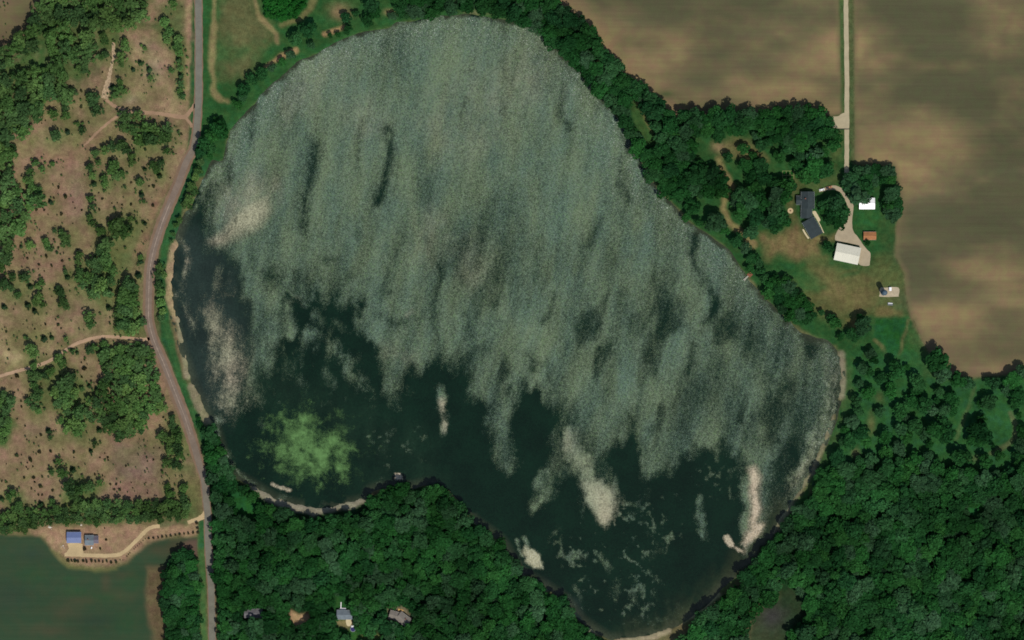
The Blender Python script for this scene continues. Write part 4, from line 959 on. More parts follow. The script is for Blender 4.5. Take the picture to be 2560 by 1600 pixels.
P_SWGROVE = [pp('03', '1720,680 1800,685 1855,760 1875,1000 1885,1512 1890,1700 1640,1700 1600,1512 1570,1250 1535,1180 1565,1100 1570,880 1650,750')]
P_WEDGE = [pp('02', '-200,690 60,700 120,780 90,900 90,1080 40,1190 -200,1200')]
P_NBELT = [pp('10', '1240,-200 2419,-200') + pp('20', '200,-200 430,0 555,150 635,165 735,275 825,425 995,615 1095,725 1235,835 1335,925 1445,1015 1545,1115 1620,1180 1690,1330 1700,1512') +
           pp('21', '1700,20 1850,90 1940,130 2000,250 2000,320 1850,350 1640,320 1560,390 1410,290 1310,140') + pp('20', '1215,1480 1150,1370 1050,1180 915,960 800,880 650,680 515,560 415,430 330,340 160,240 0,175') + pp('10', '2200,95 1950,90 1750,105 1600,170 1400,170 1340,100')]
H_NBELT = [pp('20', '1140,960 1185,950 1300,1200 1400,1360 1280,1380 1180,1230 1120,1050'), pp('10', '1205,95 1310,95 1310,130 1205,130'), pp('10', '1880,-20 1950,-20 1930,30 1880,30')]
P_FARM = [pp('20', '1600,1085 1960,1055 2419,1075') + pp('30', '330,1045 540,1080 605,1180 615,1260 590,1300 500,1320 380,1360 200,1400 0,1260') + pp('20', '2300,1230 2000,1260 1700,1230')]
P_EBELT = [pp('31', '0,1090 120,1130 230,1210 330,1310 390,1420 420,1512 210,1512 110,1400 0,1290') + []]
P_SOUTH = [pp('02', '1935,1060 1995,1000 2060,1120 2150,1340') + pp('03', '2240,30') + pp('03', '2419,160') + pp('13', '80,260 330,320 520,385 700,370 900,335 1090,290 1110,150 1300,65 1560,80 1800,100 1960,270 2040,400 2160,490 2300,600 2419,760') +
           pp('23', '100,910 330,1065 470,1155 560,1275 700,1405 860,1520 860,1760') + pp('03', '2115,1760 2105,1230 2055,900 2045,600 2030,200')]
H_SOUTH = [pp('13', '745,1090 860,1080 880,1200 925,1240 930,1400 960,1440 890,1470 820,1440 745,1380'), pp('13', '320,1230 510,1230 515,1310 460,1370 400,1390 320,1330'), pp('13', '1240,1190 1420,1185 1490,1330 1440,1390 1330,1350 1240,1320'),
           pp('13', '930,1440 1180,1450 1180,1520 900,1520'), pp('03', '2150,80 2280,110 2419,230 2419,330 2260,330'), pp('03', '2300,1215 2500,1205 2500,1320 2300,1310')]
P_SE = [pp('33', '450,0') + pp('32', '480,1512 560,1400 750,1350 1000,1385 1250,1335 1650,1385 1850,1405 2250,1450 2419,1360 2700,1360') + pp('33', '2700,1760 -1400,1760') + pp('23', '1560,1700 1560,1490 1700,1410 1770,1300 1890,1190 1990,1090 2110,970 2210,860 2290,790 2419,660') + pp('33', '100,540 180,360 280,270 410,160')]
H_SE = [pp('23', '2230,1700 2250,1320 2419,1190') + pp('33', '100,1140 150,960 220,970 290,1110 370,1250 350,1300 200,1400 150,1700'), pp('33', '1870,260 2040,240 2050,300 1990,380 1930,340')]
P_THICK = [pp('10', '60,-200 480,-200 465,60 380,165 200,190 80,130')]

C3 = 1 / 3.78
stuff_E, stuff_W, stuff_G = [], [], []
n_e = len(E_TREES)
cand = []
for polys, holes, r0, r1, seed, lab, grp in (
        (P_NBELT, H_NBELT, 26, 88, 11, 'tree on the rim of the dark lakeside belt', 'rim of the lakeside belt'),
        (P_FARM, (), 44, 76, 12, 'tree of the windbreak between bare field and farm lawn', 'windbreak north of the farm lawn'),
        (P_EBELT, (), 40, 66, 13, 'tree of the narrow belt between farm lawn and east shore', 'east shore belt'),
        (P_SOUTH, H_SOUTH, 22, 80, 14, 'tree on the rim of the south wood', 'rim of the south wood'),
        (P_SWGROVE, (), 22, 62, 24, 'tree on the rim of the dark roadside grove', 'rim of the roadside grove'),
        (P_SE, H_SE, 22, 92, 15, 'tree on the rim of the south-east wood', 'rim of the south-east wood')):
    for x, y, r, d in fill(polys, r0 * C3, r1 * C3, .59, holes, seed):
        if x < -20 or x > 2580 or y < -20 or y > 1620: continue
        cand.append((d - r * .35, x, y, r, lab, grp))
cand.sort()
room = max(0, 295 - sum(1 for q in E_TREES if q[5] == 'E'))
inview = [q for q in cand if 4 < q[1] < 2556 and 4 < q[2] < 1596 and q[3] > 12]
pick = set(id(q) for q in inview[:room])
for q in cand:
    if id(q) in pick: E_TREES.append((q[1], q[2], q[3], q[4], q[5], 'E'))
    else: stuff_E.append((q[1], q[2], q[3]))
for polys, r0, r1, seed, lab, grp in ((P_WEST, 22, 84, 21, None, None), (P_GROVE, 20, 66, 22, None, None), (P_HEDGE, 18, 52, 23, None, None), (P_WEDGE, 26, 50, 25, None, None)):
    for x, y, r, d in fill(polys, r0 * C3, r1 * C3, .7, (), seed):
        if -20 < x < 2580 and -20 < y < 1620: stuff_W.append((x, y, r))
for x, y, r, d in fill(P_THICK, 5, 9, .7, (), 26): stuff_G.append((x, y, r))

ORD = 'first second third fourth fifth sixth seventh eighth ninth tenth eleventh twelfth thirteenth fourteenth fifteenth sixteenth seventeenth eighteenth nineteenth twentieth twenty-first twenty-second twenty-third twenty-fourth twenty-fifth twenty-sixth twenty-seventh twenty-eighth twenty-ninth thirtieth'.split()
def single_out(rows, most=30):
    """rows (x, y, label, group) -> a label for each; members of a countable group are told apart by their place in it"""
    by = {}
    for i, q in enumerate(rows): by.setdefault((q[2], q[3]), []).append(i)
    out = [q[2] for q in rows]
    for (lab, grp), ii in by.items():
        if 1 < len(ii) <= most:
            X_ = [rows[i][0] for i in ii]; Y_ = [rows[i][1] for i in ii]
            ax = 0 if max(X_) - min(X_) >= max(Y_) - min(Y_) else 1
            for n, i in enumerate(sorted(ii, key=lambda i: rows[i][ax])):
                out[i] = lab + ', ' + (ORD[n] if n < len(ii) - 1 else 'last') + (' from the left' if ax == 0 else ' from the top')
    return out
for q, lab in zip(E_TREES, single_out([(q[0], q[1], q[3], q[4]) for q in E_TREES])):
    tree(q[:2], q[2] * .95, q[5], label=lab, group=q[4])
kinds = ['C' if (q[2] < 9.8 and i % 3 != 0) else 'W' for i, q in enumerate(W_TREES)]
rows = [(q[0], q[1], ('cedar' + q[3][q[3].index('tree') + 4:] if k == 'C' else q[3]), q[4] + (', cedars' if k == 'C' else '')) for q, k in zip(W_TREES, kinds)]
for q, k, lab, rw in zip(W_TREES, kinds, single_out(rows), rows):
    tree(q[:2], q[2] * (.9 if k == 'C' else .95), k, label=('dark ' if k == 'C' else '') + lab, group=rw[3])
def zone(q):
    x, y = q[:2]
    if y < 300: return 'small dark shrub above the upper dirt track'
    if y < 480: return 'small dark shrub in the upper part of the clearing'
    if y < 800: return 'small dark shrub west in the middle clearing' if x < 140 else 'small dark shrub east in the middle clearing'
    if y < 940: return 'small dark shrub near the lower dirt track'
    if y < 1110: return 'small dark shrub in the lower clearing'
    if y < 1275: return ('small dark shrub far left above the hedge belt' if x < 85 else 'small dark shrub above the hedge belt') if x < 220 else 'small dark shrub on the purplish bare patch'
    return 'small shrub in the yard by the blue shed'
rows = [(q[0], q[1], zone(q), 'shrubs dotting the clearing') for q in SHRUBS]
for q, lab in zip(SHRUBS, single_out(rows)): tree(q[:2], q[2], 'B', label=lab, group='shrubs dotting the clearing', cat='shrub')

# saplings planted along the south-west drive
def saplings(pts, lab, grp, rr):
    for p, lb in zip(pts, single_out([(p[0], p[1], lab, grp) for p in pts])): tree(p, rr * random.uniform(.85, 1.15), 'B', name='sapling', hk=1.7, label=lb, group=grp, cat='sapling')
k8 = 2376 / 220
saplings(zz(320, 1280, k8, '565,715 690,705 815,690 925,670 1040,655 1160,640 1285,620 1400,600 1520,590 1640,575 1765,560'), 'round young tree in the row along the curved gravel drive', 'young trees along the drive', 3.6)
saplings(zz(320, 1280, k8, '1860,300 1880,440 1895,560'), 'young tree beside the drive entrance at the road', 'young trees at the entrance', 4.6)
saplings(zz(320, 1280, k8, '470,720 410,770 355,825 310,860 260,915 210,955 165,1000 55,1100 15,1145'), 'tiny sapling in the sloping row below the gravel drive', 'tiny saplings below the drive', 1.7)
k5 = 2420 / 260
saplings(zz(100, 1300, k5, '660,940 740,950 820,950 890,960 1010,950 1090,960 1200,950 1290,960 1380,955 1470,970 1560,960 1660,985 1770,975'), 'bushy young tree in the row south of the gravel apron', 'young trees south of the apron', 4.4)
saplings(zz(100, 1300, k5, '1870,930 1930,935 2025,845 2060,800 2095,765'), 'tiny sapling at the bend of the gravel drive', 'tiny saplings at the bend', 1.8)
for (x, y, r), lab in zip([(100 + 1550 / k5, 1300 + 455 / k5, 3.2), (100 + 1050 / k5, 1300 + 665 / k5, 4.6), (100 + 1400 / k5, 1300 + 660 / k5, 3.0)], ('low garden shrub on the lawn east of the grey-roofed house', 'low round shrub at the south-west corner of the grey-roofed house', 'low shrub on the lawn south-east of the grey-roofed house')):
    tree((x, y), r, 'B', label=lab, group='yard shrubs', cat='shrub')

# closed woods: one object per kind, instances on points
def wood(name, pts, kind, label, cat, hk=1.0):
    n = len(pts)
    co = []; scl = []; rot = []; pro = []; tb = []; tsc = []
    for x, y, r in pts:
        rm = r * S
        h = {'E': .8 * rm + 3.2, 'W': .75 * rm + 1.6, 'G': .8 * rm + .6}[kind] * hk * random.uniform(.72, 1.3)
        p = W((x, y)); co.append((p.x, p.y, h)); scl.append((rm * random.uniform(.9, 1.35), rm * random.uniform(.9, 1.2), rm * random.uniform(.65, 1.0)))
        rot.append((0, 0, random.uniform(0, 6.28))); pro.append(random.randrange(len([k for k in SRC if k[0] == kind]))); tsc.append((h * .8, h * .8, h))
    me = bpy.data.meshes.new(name); me.from_pydata(co, [], [])
    for k, a_ in (('scl', scl), ('rot', rot), ('tsc', tsc)):
        at = me.attributes.new(k, 'FLOAT_VECTOR', 'POINT'); at.data.foreach_set('vector', np.array(a_, np.float32).ravel())
    at = me.attributes.new('pro', 'INT', 'POINT'); at.data.foreach_set('value', np.array(pro, np.int32))
    o = link(name, me); tag(o, label, cat, kind='stuff')
    ng = bpy.data.node_groups.new(name + '_planting', 'GeometryNodeTree')
    ng.interface.new_socket('Geometry', in_out='INPUT', socket_type='NodeSocketGeometry'); ng.interface.new_socket('Geometry', in_out='OUTPUT', socket_type='NodeSocketGeometry')
    gi = ng.nodes.new('NodeGroupInput'); go = ng.nodes.new('NodeGroupOutput'); jn = ng.nodes.new('GeometryNodeJoinGeometry')
    def named(nm, typ):
        q = ng.nodes.new('GeometryNodeInputNamedAttribute'); q.data_type = typ; q.inputs[0].default_value = nm; return q.outputs[0]
    srcs = [SRC[k] for k in sorted(k for k in SRC if k[0] == kind)]
    e2r = ng.nodes.new('FunctionNodeEulerToRotation'); ng.links.new(named('rot', 'FLOAT_VECTOR'), e2r.inputs[0])
    for k, so in enumerate(srcs):
        oi = ng.nodes.new('GeometryNodeObjectInfo'); oi.transform_space = 'ORIGINAL'; oi.inputs['Object'].default_value = so; oi.inputs['As Instance'].default_value = True
        cmpn = ng.nodes.new('FunctionNodeCompare'); cmpn.data_type = 'INT'; cmpn.operation = 'EQUAL'
        ng.links.new(named('pro', 'INT'), cmpn.inputs[2]); cmpn.inputs[3].default_value = k
        ip = ng.nodes.new('GeometryNodeInstanceOnPoints')
        ng.links.new(gi.outputs[0], ip.inputs['Points']); ng.links.new(cmpn.outputs[0], ip.inputs['Selection']); ng.links.new(oi.outputs['Geometry'], ip.inputs['Instance'])
        ng.links.new(e2r.outputs[0], ip.inputs['Rotation']); ng.links.new(named('scl', 'FLOAT_VECTOR'), ip.inputs['Scale'])
        ng.links.new(ip.outputs[0], jn.inputs[0])
    ti = ng.nodes.new('GeometryNodeObjectInfo'); ti.transform_space = 'ORIGINAL'; ti.inputs['Object'].default_value = SRC[sorted(k for k in SRC if k[0] == 'T')[0]]; ti.inputs['As Instance'].default_value = True
    sp = ng.nodes.new('GeometryNodeSetPosition'); ps = ng.nodes.new('GeometryNodeInputPosition'); vm = ng.nodes.new('ShaderNodeVectorMath'); vm.operation = 'MULTIPLY'; vm.inputs[1].default_value = (1, 1, 0)
    ng.links.new(ps.outputs[0], vm.inputs[0]); ng.links.new(gi.outputs[0], sp.inputs[0]); ng.links.new(vm.outputs[0], sp.inputs['Position'])
    ip = ng.nodes.new('GeometryNodeInstanceOnPoints'); ng.links.new(sp.outputs[0], ip.inputs['Points']); ng.links.new(ti.outputs['Geometry'], ip.inputs['Instance']); ng.links.new(named('tsc', 'FLOAT_VECTOR'), ip.inputs['Scale'])
    ng.links.new(ip.outputs[0], jn.inputs[0]); ng.links.new(jn.outputs[0], go.inputs[0])
    md = o.modifiers.new('planting', 'NODES'); md.node_group = ng
    return o
if not any(k[0] == 'G' for k in SRC):
    for q, lab in zip(stuff_G[:6], single_out([(q[0], q[1], 'leafy bush of the round thicket, among its largest', 'round thicket') for q in stuff_G[:6]])): tree(q[:2], q[2], 'G', label=lab, group='round thicket', cat='bush')
low = []
for q in W_TREES:
    for _ in range(2):
        a = random.uniform(0, 6.28); d = q[2] * random.uniform(.8, 2.0)
        low.append((q[0] + d * math.cos(a), q[1] + d * math.sin(a), random.uniform(1.4, 4.2)))
px_ = RNG.uniform(0, 480, 900); py_ = RNG.uniform(0, 1240, 900)
keep = (sdf(px_, py_, W_CLEAR) > 6) & (fbm(px_, py_, 70, 121, 3) > .5)
low += [(x, y, random.uniform(1.1, 2.6)) for x, y in zip(px_[keep], py_[keep])]
rp = np.array([p[:2] for p in low]); off = (seg_dist(rp[:, 0], rp[:, 1], ROAD, False) > 20) & (rp[:, 0] > 0)
low = [p for p, k in zip(low, off) if k]
wood('low_scrub', low, 'W', 'low feathery green scrub scattered between the trees of the western clearing', 'scrub', .8)
wood('woodland', stuff_E, 'E', 'closed canopy of dark green broadleaf woodland around the lake', 'woodland')
wood('western_woodland', stuff_W, 'W', 'lighter green closed woodland, groves and hedge belt west of the road', 'woodland')
wood('thicket', stuff_G[6:], 'G', 'round bright green thicket at the top of the meadow', 'thicket')

# ------------------------------------------------------------------ buildings
WHITE = plain('white_siding', (226, 222, 212), .7, .05, .6)
GREYW = plain('grey_siding', (150, 148, 142), .8, .08, .6)
TANW = plain('tan_siding', (170, 156, 130), .8, .08, .6)
GLASS = plain('window_glass', (38, 46, 52), .12, .1, .6, spec=.6)
DOORM = plain('dark_door', (70, 60, 52), .6, .1, 1.0)
SLATE = plain('slate_shingles', (50, 60, 61), .85, .14, .35, bump=.4, sc2=4.0)
SLATE2 = plain('faded_shingles', (122, 116, 108), .9, .14, .3, bump=.4, sc2=4.0)
BLUESH = plain('blue_grey_shingles', (108, 118, 124), .9, .12, .3, bump=.4, sc2=4.0)
BARNR = plain('cream_metal_roof', (206, 202, 182), .55, .05, .12, sc2=1.0)
WHITER = plain('bright_white_metal_roof', (246, 246, 244), .35, .02, .12, spec=.6)
ORANGER = plain('rusty_orange_roof', (160, 108, 68), .8, .16, .5)
BLUER = plain('blue_metal_roof', (100, 113, 150), .5, .06, .2)
CONC = plain('concrete', (176, 164, 140), .9, .1, .3)
TRIM = plain('white_trim', (206, 208, 204), .6, .05, 1.0)
RUSTW = plain('weathered_red_boards', (120, 76, 58), .85, .15, .6)

def frame_of(quad):
    a, b_, c, d = [W(q) for q in quad]
    o = (a + b_ + c + d) / 4; u = ((b_ - a) + (c - d)).normalized(); L = ((b_ - a).length + (c - d).length) / 2
    v = Vector((-u.y, u.x, 0)); Wd = (abs((d - a).dot(v)) + abs((c - b_).dot(v))) / 2
    return o, math.atan2(u.y, u.x), L, Wd

def gable(root, L, Wd, eave, ridge, roofm, wallm, off=(0, 0), rot=0.0, over=.35, nm='', doors=(), windows=True, hip=0.0, z0=0.0):
    """walls, roof slopes, ridge cap, trim, doors and windows under root; ridge runs along local x"""
    M = Matrix.Translation((off[0], off[1], 0)) @ Matrix.Rotation(rot, 4, 'Z')
    hx, hy = L / 2, Wd / 2
    def put(mb, name, mat, par=root):
        mb.v = [tuple(M @ Vector(q)) for q in mb.v]; return mb.build(name, mat, par)
    mb = MB()
    mb.add([(-hx, -hy, z0), (hx, -hy, z0), (hx, hy, z0), (-hx, hy, z0), (-hx, -hy, eave), (hx, -hy, eave), (hx, hy, eave), (-hx, hy, eave), (-hx + hip, 0, ridge - .05), (hx - hip, 0, ridge - .05)],
           [(0, 1, 5, 4), (1, 2, 6, 9, 5), (2, 3, 7, 6), (3, 0, 4, 8, 7), (0, 3, 2, 1)])
    wall = put(mb, 'wall', wallm)
    sl = (ridge - eave) / hy
    t = .14
    for s in (-1, 1):
        y1 = s * (hy + over); ze = eave - sl * over
        x0, x1 = hx + over, hx + over - hip
        mb = MB().add([(-x0, y1, ze), (x0, y1, ze), (x1, 0, ridge), (-x1, 0, ridge), (-x0, y1, ze + t), (x0, y1, ze + t), (x1, 0, ridge + t), (-x1, 0, ridge + t)],
                      [(4, 5, 6, 7) if s < 0 else (7, 6, 5, 4), (0, 3, 2, 1), (0, 1, 5, 4), (1, 2, 6, 5), (3, 0, 4, 7), (2, 3, 7, 6)])
        r = put(mb, 'roof_slope', roofm)
        put(MB().box(-x0, x0, y1 - .06 if s < 0 else y1 + .003, y1 - .003 if s < 0 else y1 + .06, ze - .1, ze + t + .02), 'gutter', TRIM)
    if hip:
        for s in (-1, 1):
            put(MB().add([(s * (hx + over), -hy - over, eave - sl * over + t), (s * (hx + over), hy + over, eave - sl * over + t), (s * (hx + over - hip), 0, ridge + t + .005)], [(0, 1, 2) if s > 0 else (2, 1, 0)]), 'roof_slope', roofm)
    put(MB().box(-hx - over + hip, hx + over - hip, -.16, .16, ridge + t - .03, ridge + t + .05), 'ridge_cap', roofm)
    for side, pos, wd, ht in doors:
        s = -1 if side in 'sw' else 1
        if side in 'sn': put(MB().box(pos - wd / 2, pos + wd / 2, s * hy - .05, s * hy + .05, z0, z0 + ht), 'door', DOORM if wd < 2 else TRIM)
        else: put(MB().box(s * hx - .05, s * hx + .05, pos - wd / 2, pos + wd / 2, z0, z0 + ht), 'door', DOORM if wd < 2 else TRIM)
    if windows:
        for s in (-1, 1):
            for k in range(max(2, int(L / 4))):
                x = -hx + L * (k + .5) / max(2, int(L / 4)) + .9
                if abs(x) > hx - .8: continue
                wn = put(MB().box(x - .55, x + .55, s * hy - .04, s * hy + .04, z0 + 1.0, z0 + 2.1), 'window', GLASS)
                put(MB().box(x - .65, x + .65, s * hy - .07, s * hy + .07, z0 + .9, z0 + .985), 'window_sill', TRIM, wn)
    return M

def pipe_box(root, x, y, z, w_, d_, h, name='chimney', mat=None):
    MB().box(x - w_ / 2, x + w_ / 2, y - d_ / 2, y + d_ / 2, z, z + h).box(x - w_ / 2 - .06, x + w_ / 2 + .06, y - d_ / 2 - .06, y + d_ / 2 + .06, z + h + .002, z + h + .1).build(name, mat or plain('brick_red', (128, 84, 68), .9, .15, 2.0), root)

k1 = 2420 / 260
def z1(s): return zz(1960, 410, k1, s)
# slate-roofed farmhouse: main block, west wing, link and turned garage
hp = W(z1('545,850')[0]); house = empty('farmhouse', hp)
tag(house, 'large farmhouse with dark slate roofs, west wing and angled garage', 'house')
def part_block(quad, eave, ridge, **kw):
    o, a, L, Wd = frame_of(quad); return gable(house, L, Wd, eave, ridge, kw.pop('roof', SLATE), kw.pop('wall', WHITE), ((o - hp).x, (o - hp).y), a, **kw)
part_block(z1('690,1035 690,655 400,655 400,1035'), 4.6, 7.2, doors=(('n', 2, 1.1, 2.1),))
part_block(z1('285,940 430,940 430,752 285,752'), 3.2, 5.0, doors=(), windows=False)
part_block(z1('395,1260 400,1020 640,1020 640,1260'), 3.0, 4.7, doors=(('s', 1, 1.1, 2.1),))
gq = pp('31', '318,585 432,548 516,690 404,742')
part_block([gq[0], gq[3], gq[2], gq[1]], 3.2, 5.2, doors=(('n', -1.5, 3.4, 2.4), ('n', 2.6, 2.6, 2.4)), windows=False)
pipe_box(house, -2.2, 1.5, 5.2, .9, .9, 2.6)
MB().box(4.2, 5.4, 2.0, 4.6, .05, .5).build('porch_step', TRIM, house)
tag(pad('patio', z1('670,1100 725,1095 790,1190 850,1300 790,1340 720,1230 672,1150'), .11, plain('patio_concrete', (196, 182, 146), .9, .08, .3)), kind='structure')
ribbon('garage_path', pp('31', '330,655 355,700 385,742'), 4, .10, plain('patio_concrete', (196, 182, 146)), .05)
ribbon('garage_path', pp('31', '470,570 500,630 527,690'), 2.2, .10, plain('patio_concrete', (196, 182, 146)), .05)

k2 = 2419 / 200
def z2(s): return zz(2060, 560, k2, s)
def building(name, label, quad, eave, ridge, roof, wall, cat, **kw):
    o, a, L, Wd = frame_of(quad); r = empty(name, o, a); tag(r, label, cat)
    gable(r, L, Wd, eave, ridge, roof, wall, **kw); return r, L, Wd
barn, L, Wd = building('pole_barn', 'big cream metal-roofed barn at the south end of the gravel yard', z2('300,1075 1010,1225 1090,735 385,585'), 4.6, 6.6, BARNR, WHITE, 'barn', doors=(('e', 0, 4.2, 3.8), ('n', 3, 3.6, 3.4)), windows=False, over=.3)
for k in range(1, 9):
    x = -L / 2 + L * k / 9
    for s in (-1, 1): MB().add([(x - .05, s * (Wd / 2 + .28), 4.6 - .1), (x + .05, s * (Wd / 2 + .28), 4.6 - .1), (x + .05, s * .2, 6.72), (x - .05, s * .2, 6.72), (x - .05, s * (Wd / 2 + .28), 4.68), (x + .05, s * (Wd / 2 + .28), 4.68), (x + .05, s * .2, 6.78), (x - .05, s * .2, 6.78)], [(4, 5, 6, 7), (0, 1, 5, 4), (2, 3, 7, 6), (1, 2, 6, 5), (3, 0, 4, 7)]).build('roof_rib', BARNR, barn)
building('machine_shed', 'small shed with a dazzling white roof half under a big tree', z1('1745,1045 2095,1045 2105,800 1760,800'), 3.4, 4.6, WHITER, WHITE, 'shed', doors=(('s', 0, 3.2, 2.6),), windows=False)
building('garden_shed', 'small shed with rusty orange roof east of the gravel yard', z2('1200,470 1560,470 1560,250 1200,250'), 2.6, 3.9, ORANGER, RUSTW, 'shed', doors=(('s', 1, 1.6, 2.1),))

def z3(s): return zz(2160, 670, 1649 / 120, s)
pad('silo_slab', z3('560,690 740,670 1180,670 1190,960 1150,985 560,985 540,900'), .10, plain('slab_concrete', (172, 158, 132), .9, .12, .3))
sp = W(z3('665,850')[0]); silo = empty('silo', sp); tag(silo, 'tall dark blue-grey silo casting a long shadow beside a concrete slab', 'silo')
SILO = plain('silo_steel', (74, 92, 104), .5, .1, .4)
MB().lathe([(2.3, 0), (2.3, 14.5)], 32).build('drum', SILO, silo, True)
MB().lathe([(2.42, 14.5), (2.3, 15.1), (1.9, 15.9), (1.2, 16.5), (.5, 16.75), (.05, 16.8)], 32).build('dome', SILO, silo, True)
for k in range(8): MB().lathe([(2.3, 0), (2.36, .02), (2.36, .12), (2.3, .14)], 32, (0, 0, 1.2 + k * 1.7)).build('hoop', SILO, silo, True)
lad = MB()
for s in (-.25, .25): lad.box(s - .03, s + .03, -2.55, -2.49, 0.2, 15)
for k in range(36): lad.box(-.22, .22, -2.54, -2.5, .5 + k * .4, .54 + k * .4)
lad.build('ladder', TRIM, silo)
tk = W(z3('895,725')[0]); tank = empty('white_bin', tk); tag(tank, 'small bright white storage bin on the slab by the silo', 'bin')
MB().box(-1, 1, -1.5, 1.5, .25, 2.2).build('body', WHITER, tank)
MB().add([(-1.1, -1.6, 2.2), (1.1, -1.6, 2.2), (1.1, 1.6, 2.2), (-1.1, 1.6, 2.2), (0, -1.6, 2.7), (0, 1.6, 2.7)], [(0, 1, 4), (1, 2, 5, 4), (2, 3, 5), (3, 0, 4, 5), (0, 3, 2, 1)]).build('lid', WHITER, tank)
for x in (-.8, .8):
    for y in (-1.3, 1.3): MB().box(x - .1, x + .1, y - .1, y + .1, .1, .25).build('leg', SILO, tank)
tl = W(z3('900,1245')[0]); trl = empty('flat_trailer', tl, R(-4)); tag(trl, 'small grey farm trailer with a white headboard below the silo', 'trailer')
MB().box(-2.2, 2.2, -1.0, .6, .6, .75).build('bed', plain('trailer_deck', (112, 116, 116), .8, .15, .6), trl)
MB().box(-2.0, 2.0, .62, 1.15, .55, 1.0).build('headboard', WHITER, trl)
MB().tube((2.2, 0, .6), (3.6, 0, .5), .07).build('drawbar', SILO, trl)
for x in (-.9, .9):
    for y in (-1.15, .45): MB().tube((x, y - .1, .35), (x, y + .1, .35), .35, n=14).build('wheel', plain('rubber', (30, 30, 32), .9, .1, 1), trl)

def z5(s): return zz(100, 1300, k5, s)
building('metal_shed', 'blue metal-roofed shed behind a pale gravel apron', z5('640,520 960,520 960,285 640,285'), 4.0, 5.2, BLUER, plain('pale_blue_siding', (170, 176, 190), .7, .05, .5), 'shed', doors=(('s', -1, 3.6, 3.0), ('s', 3.4, 1.0, 2.1)), windows=False)
o, a, L, Wd = frame_of(z5('1060,575 1250,575 1250,360 1060,360')); hr = empty('grey_house', o, a); tag(hr, 'grey-roofed house with a lower east wing beside the blue shed', 'house')
gable(hr, L, Wd, 3.2, 5.2, BLUESH, TANW, doors=(('s', 0, 1.1, 2.1),))
o2, a2, L2, W2 = frame_of(z5('1245,530 1362,530 1362,375 1245,375'))
gable(hr, L2, W2, 3.0, 4.6, plain('purple_grey_shingles', (104, 98, 108), .9, .12, .3, bump=.4, sc2=4.0), TANW, ((o2 - o).x, (o2 - o).y), 0.0, windows=False, doors=(('e', 0, 2.6, 2.3),))
pipe_box(hr, -1.0, .9, 3.6, .7, .7, 2.4)
# white tank and odd white heaps of the same yard
pt = W(z5('1200,645')[0]); tank2 = empty('propane_tank', pt, R(80)); tag(tank2, 'white propane tank on the lawn south of the grey-roofed house', 'tank')
MB().tube((-.9, 0, .75), (.9, 0, .75), .55, n=16).lathe([(.0, 0)] * 1 + [(.12, 0), (.12, .15)], 10, (0, 0, 1.28)).build('vessel', WHITER, tank2)
for x in (-.55, .55): MB().box(x - .1, x + .1, -.5, .5, 0, .35).build('saddle', CONC, tank2)
for nm, lab, s in (('rubble_heap', 'pale rubble heap at the hedge west of the blue shed', '215,165'), ('rubble_heap', 'small pale rubble heap by the hedge north of the blue shed', '960,110'), ('rubble_heap', 'little pale stone pile west of the gravel apron', '535,610')):
    p = W(z5(s)[0]); rt = empty(nm, p, random.uniform(0, 3)); tag(rt, lab, 'heap')
    for k in range(12 if '165' in s else 7):
        r = random.uniform(.25, .6); x, y = random.gauss(0, .9), random.gauss(0, .6)
        bm = bmesh.new(); bmesh.ops.create_icosphere(bm, subdivisions=1, radius=r)
        for v_ in bm.verts: v_.co = Vector((v_.co.x * random.uniform(.7, 1.3) + x, v_.co.y * random.uniform(.7, 1.3) + y, max(0, v_.co.z * .7 + r * .4)))
        me = bpy.data.meshes.new('stone'); bm.to_mesh(me); bm.free(); link('stone', me, rt, plain('pale_stone', (206, 196, 180), .9, .15, 1.0))

def z6(s): return zz(600, 1480, k1, s)
def z7(s): return zz(800, 1480, k1, s)
building('wood_cabin', 'grey-roofed house mostly hidden by trees, leftmost in the south wood', z6('110,590 530,585 530,395 110,400'), 3.0, 4.8, plain('grey_shingles', (104, 102, 104), .9, .12, .3, bump=.4, sc2=4.0), GREYW, 'house', doors=(('s', 2, 1.1, 2.1),))
sh, L, Wd = building('lake_house', 'blue-grey roofed house with a white deck in the south wood', z7('395,620 745,630 750,425 405,420'), 3.2, 4.9, BLUESH, TANW, 'house', doors=(('s', -2, 1.1, 2.1),))
dk = MB(); dk.box(-4.2, 1.0, Wd / 2 + .1, Wd / 2 + 1.9, .9, 1.05); dk.build('deck', WHITER, sh)
for k in range(6): MB().box(-3.7, -3.0, Wd / 2 + 1.95 + k * .85, Wd / 2 + 2.75 + k * .85, .8 - k * .13, .88 - k * .13).build('step', WHITER, sh)
pad('house_patio', z7('610,640 720,625 740,720 700,790 640,790 610,740'), .10, plain('patio_concrete', (196, 182, 146)))
sh2o = frame_of(z7('1590,590 1800,650 1860,480 1660,425'))
gh = empty('brown_grey_house', sh2o[0], sh2o[1]); tag(gh, 'rambling brown-grey roofed house, rightmost in the south wood', 'house')
gable(gh, sh2o[2], sh2o[3], 3.2, 4.8, SLATE2, TANW)
q2 = frame_of(z7('1780,640 1990,790 2140,640 1880,440')); rel = (q2[0] - sh2o[0]); rel.rotate(Matrix.Rotation(-sh2o[1], 3, 'Z'))
gable(gh, q2[2], q2[3], 3.4, 5.3, SLATE2, TANW, (rel.x, rel.y), q2[1] - sh2o[1], doors=(('s', 0, 3.0, 2.4),))
pipe_box(gh, rel.x + 1.6, rel.y + .8, 4.6, .7, .7, 1.5)
MB().box(2.0, 6.6, sh2o[3] / 2 + .4, sh2o[3] / 2 + 3.2, .5, .65).build('deck', plain('yellow_deck_boards', (196, 158, 100), .8, .1, 1.0), gh)
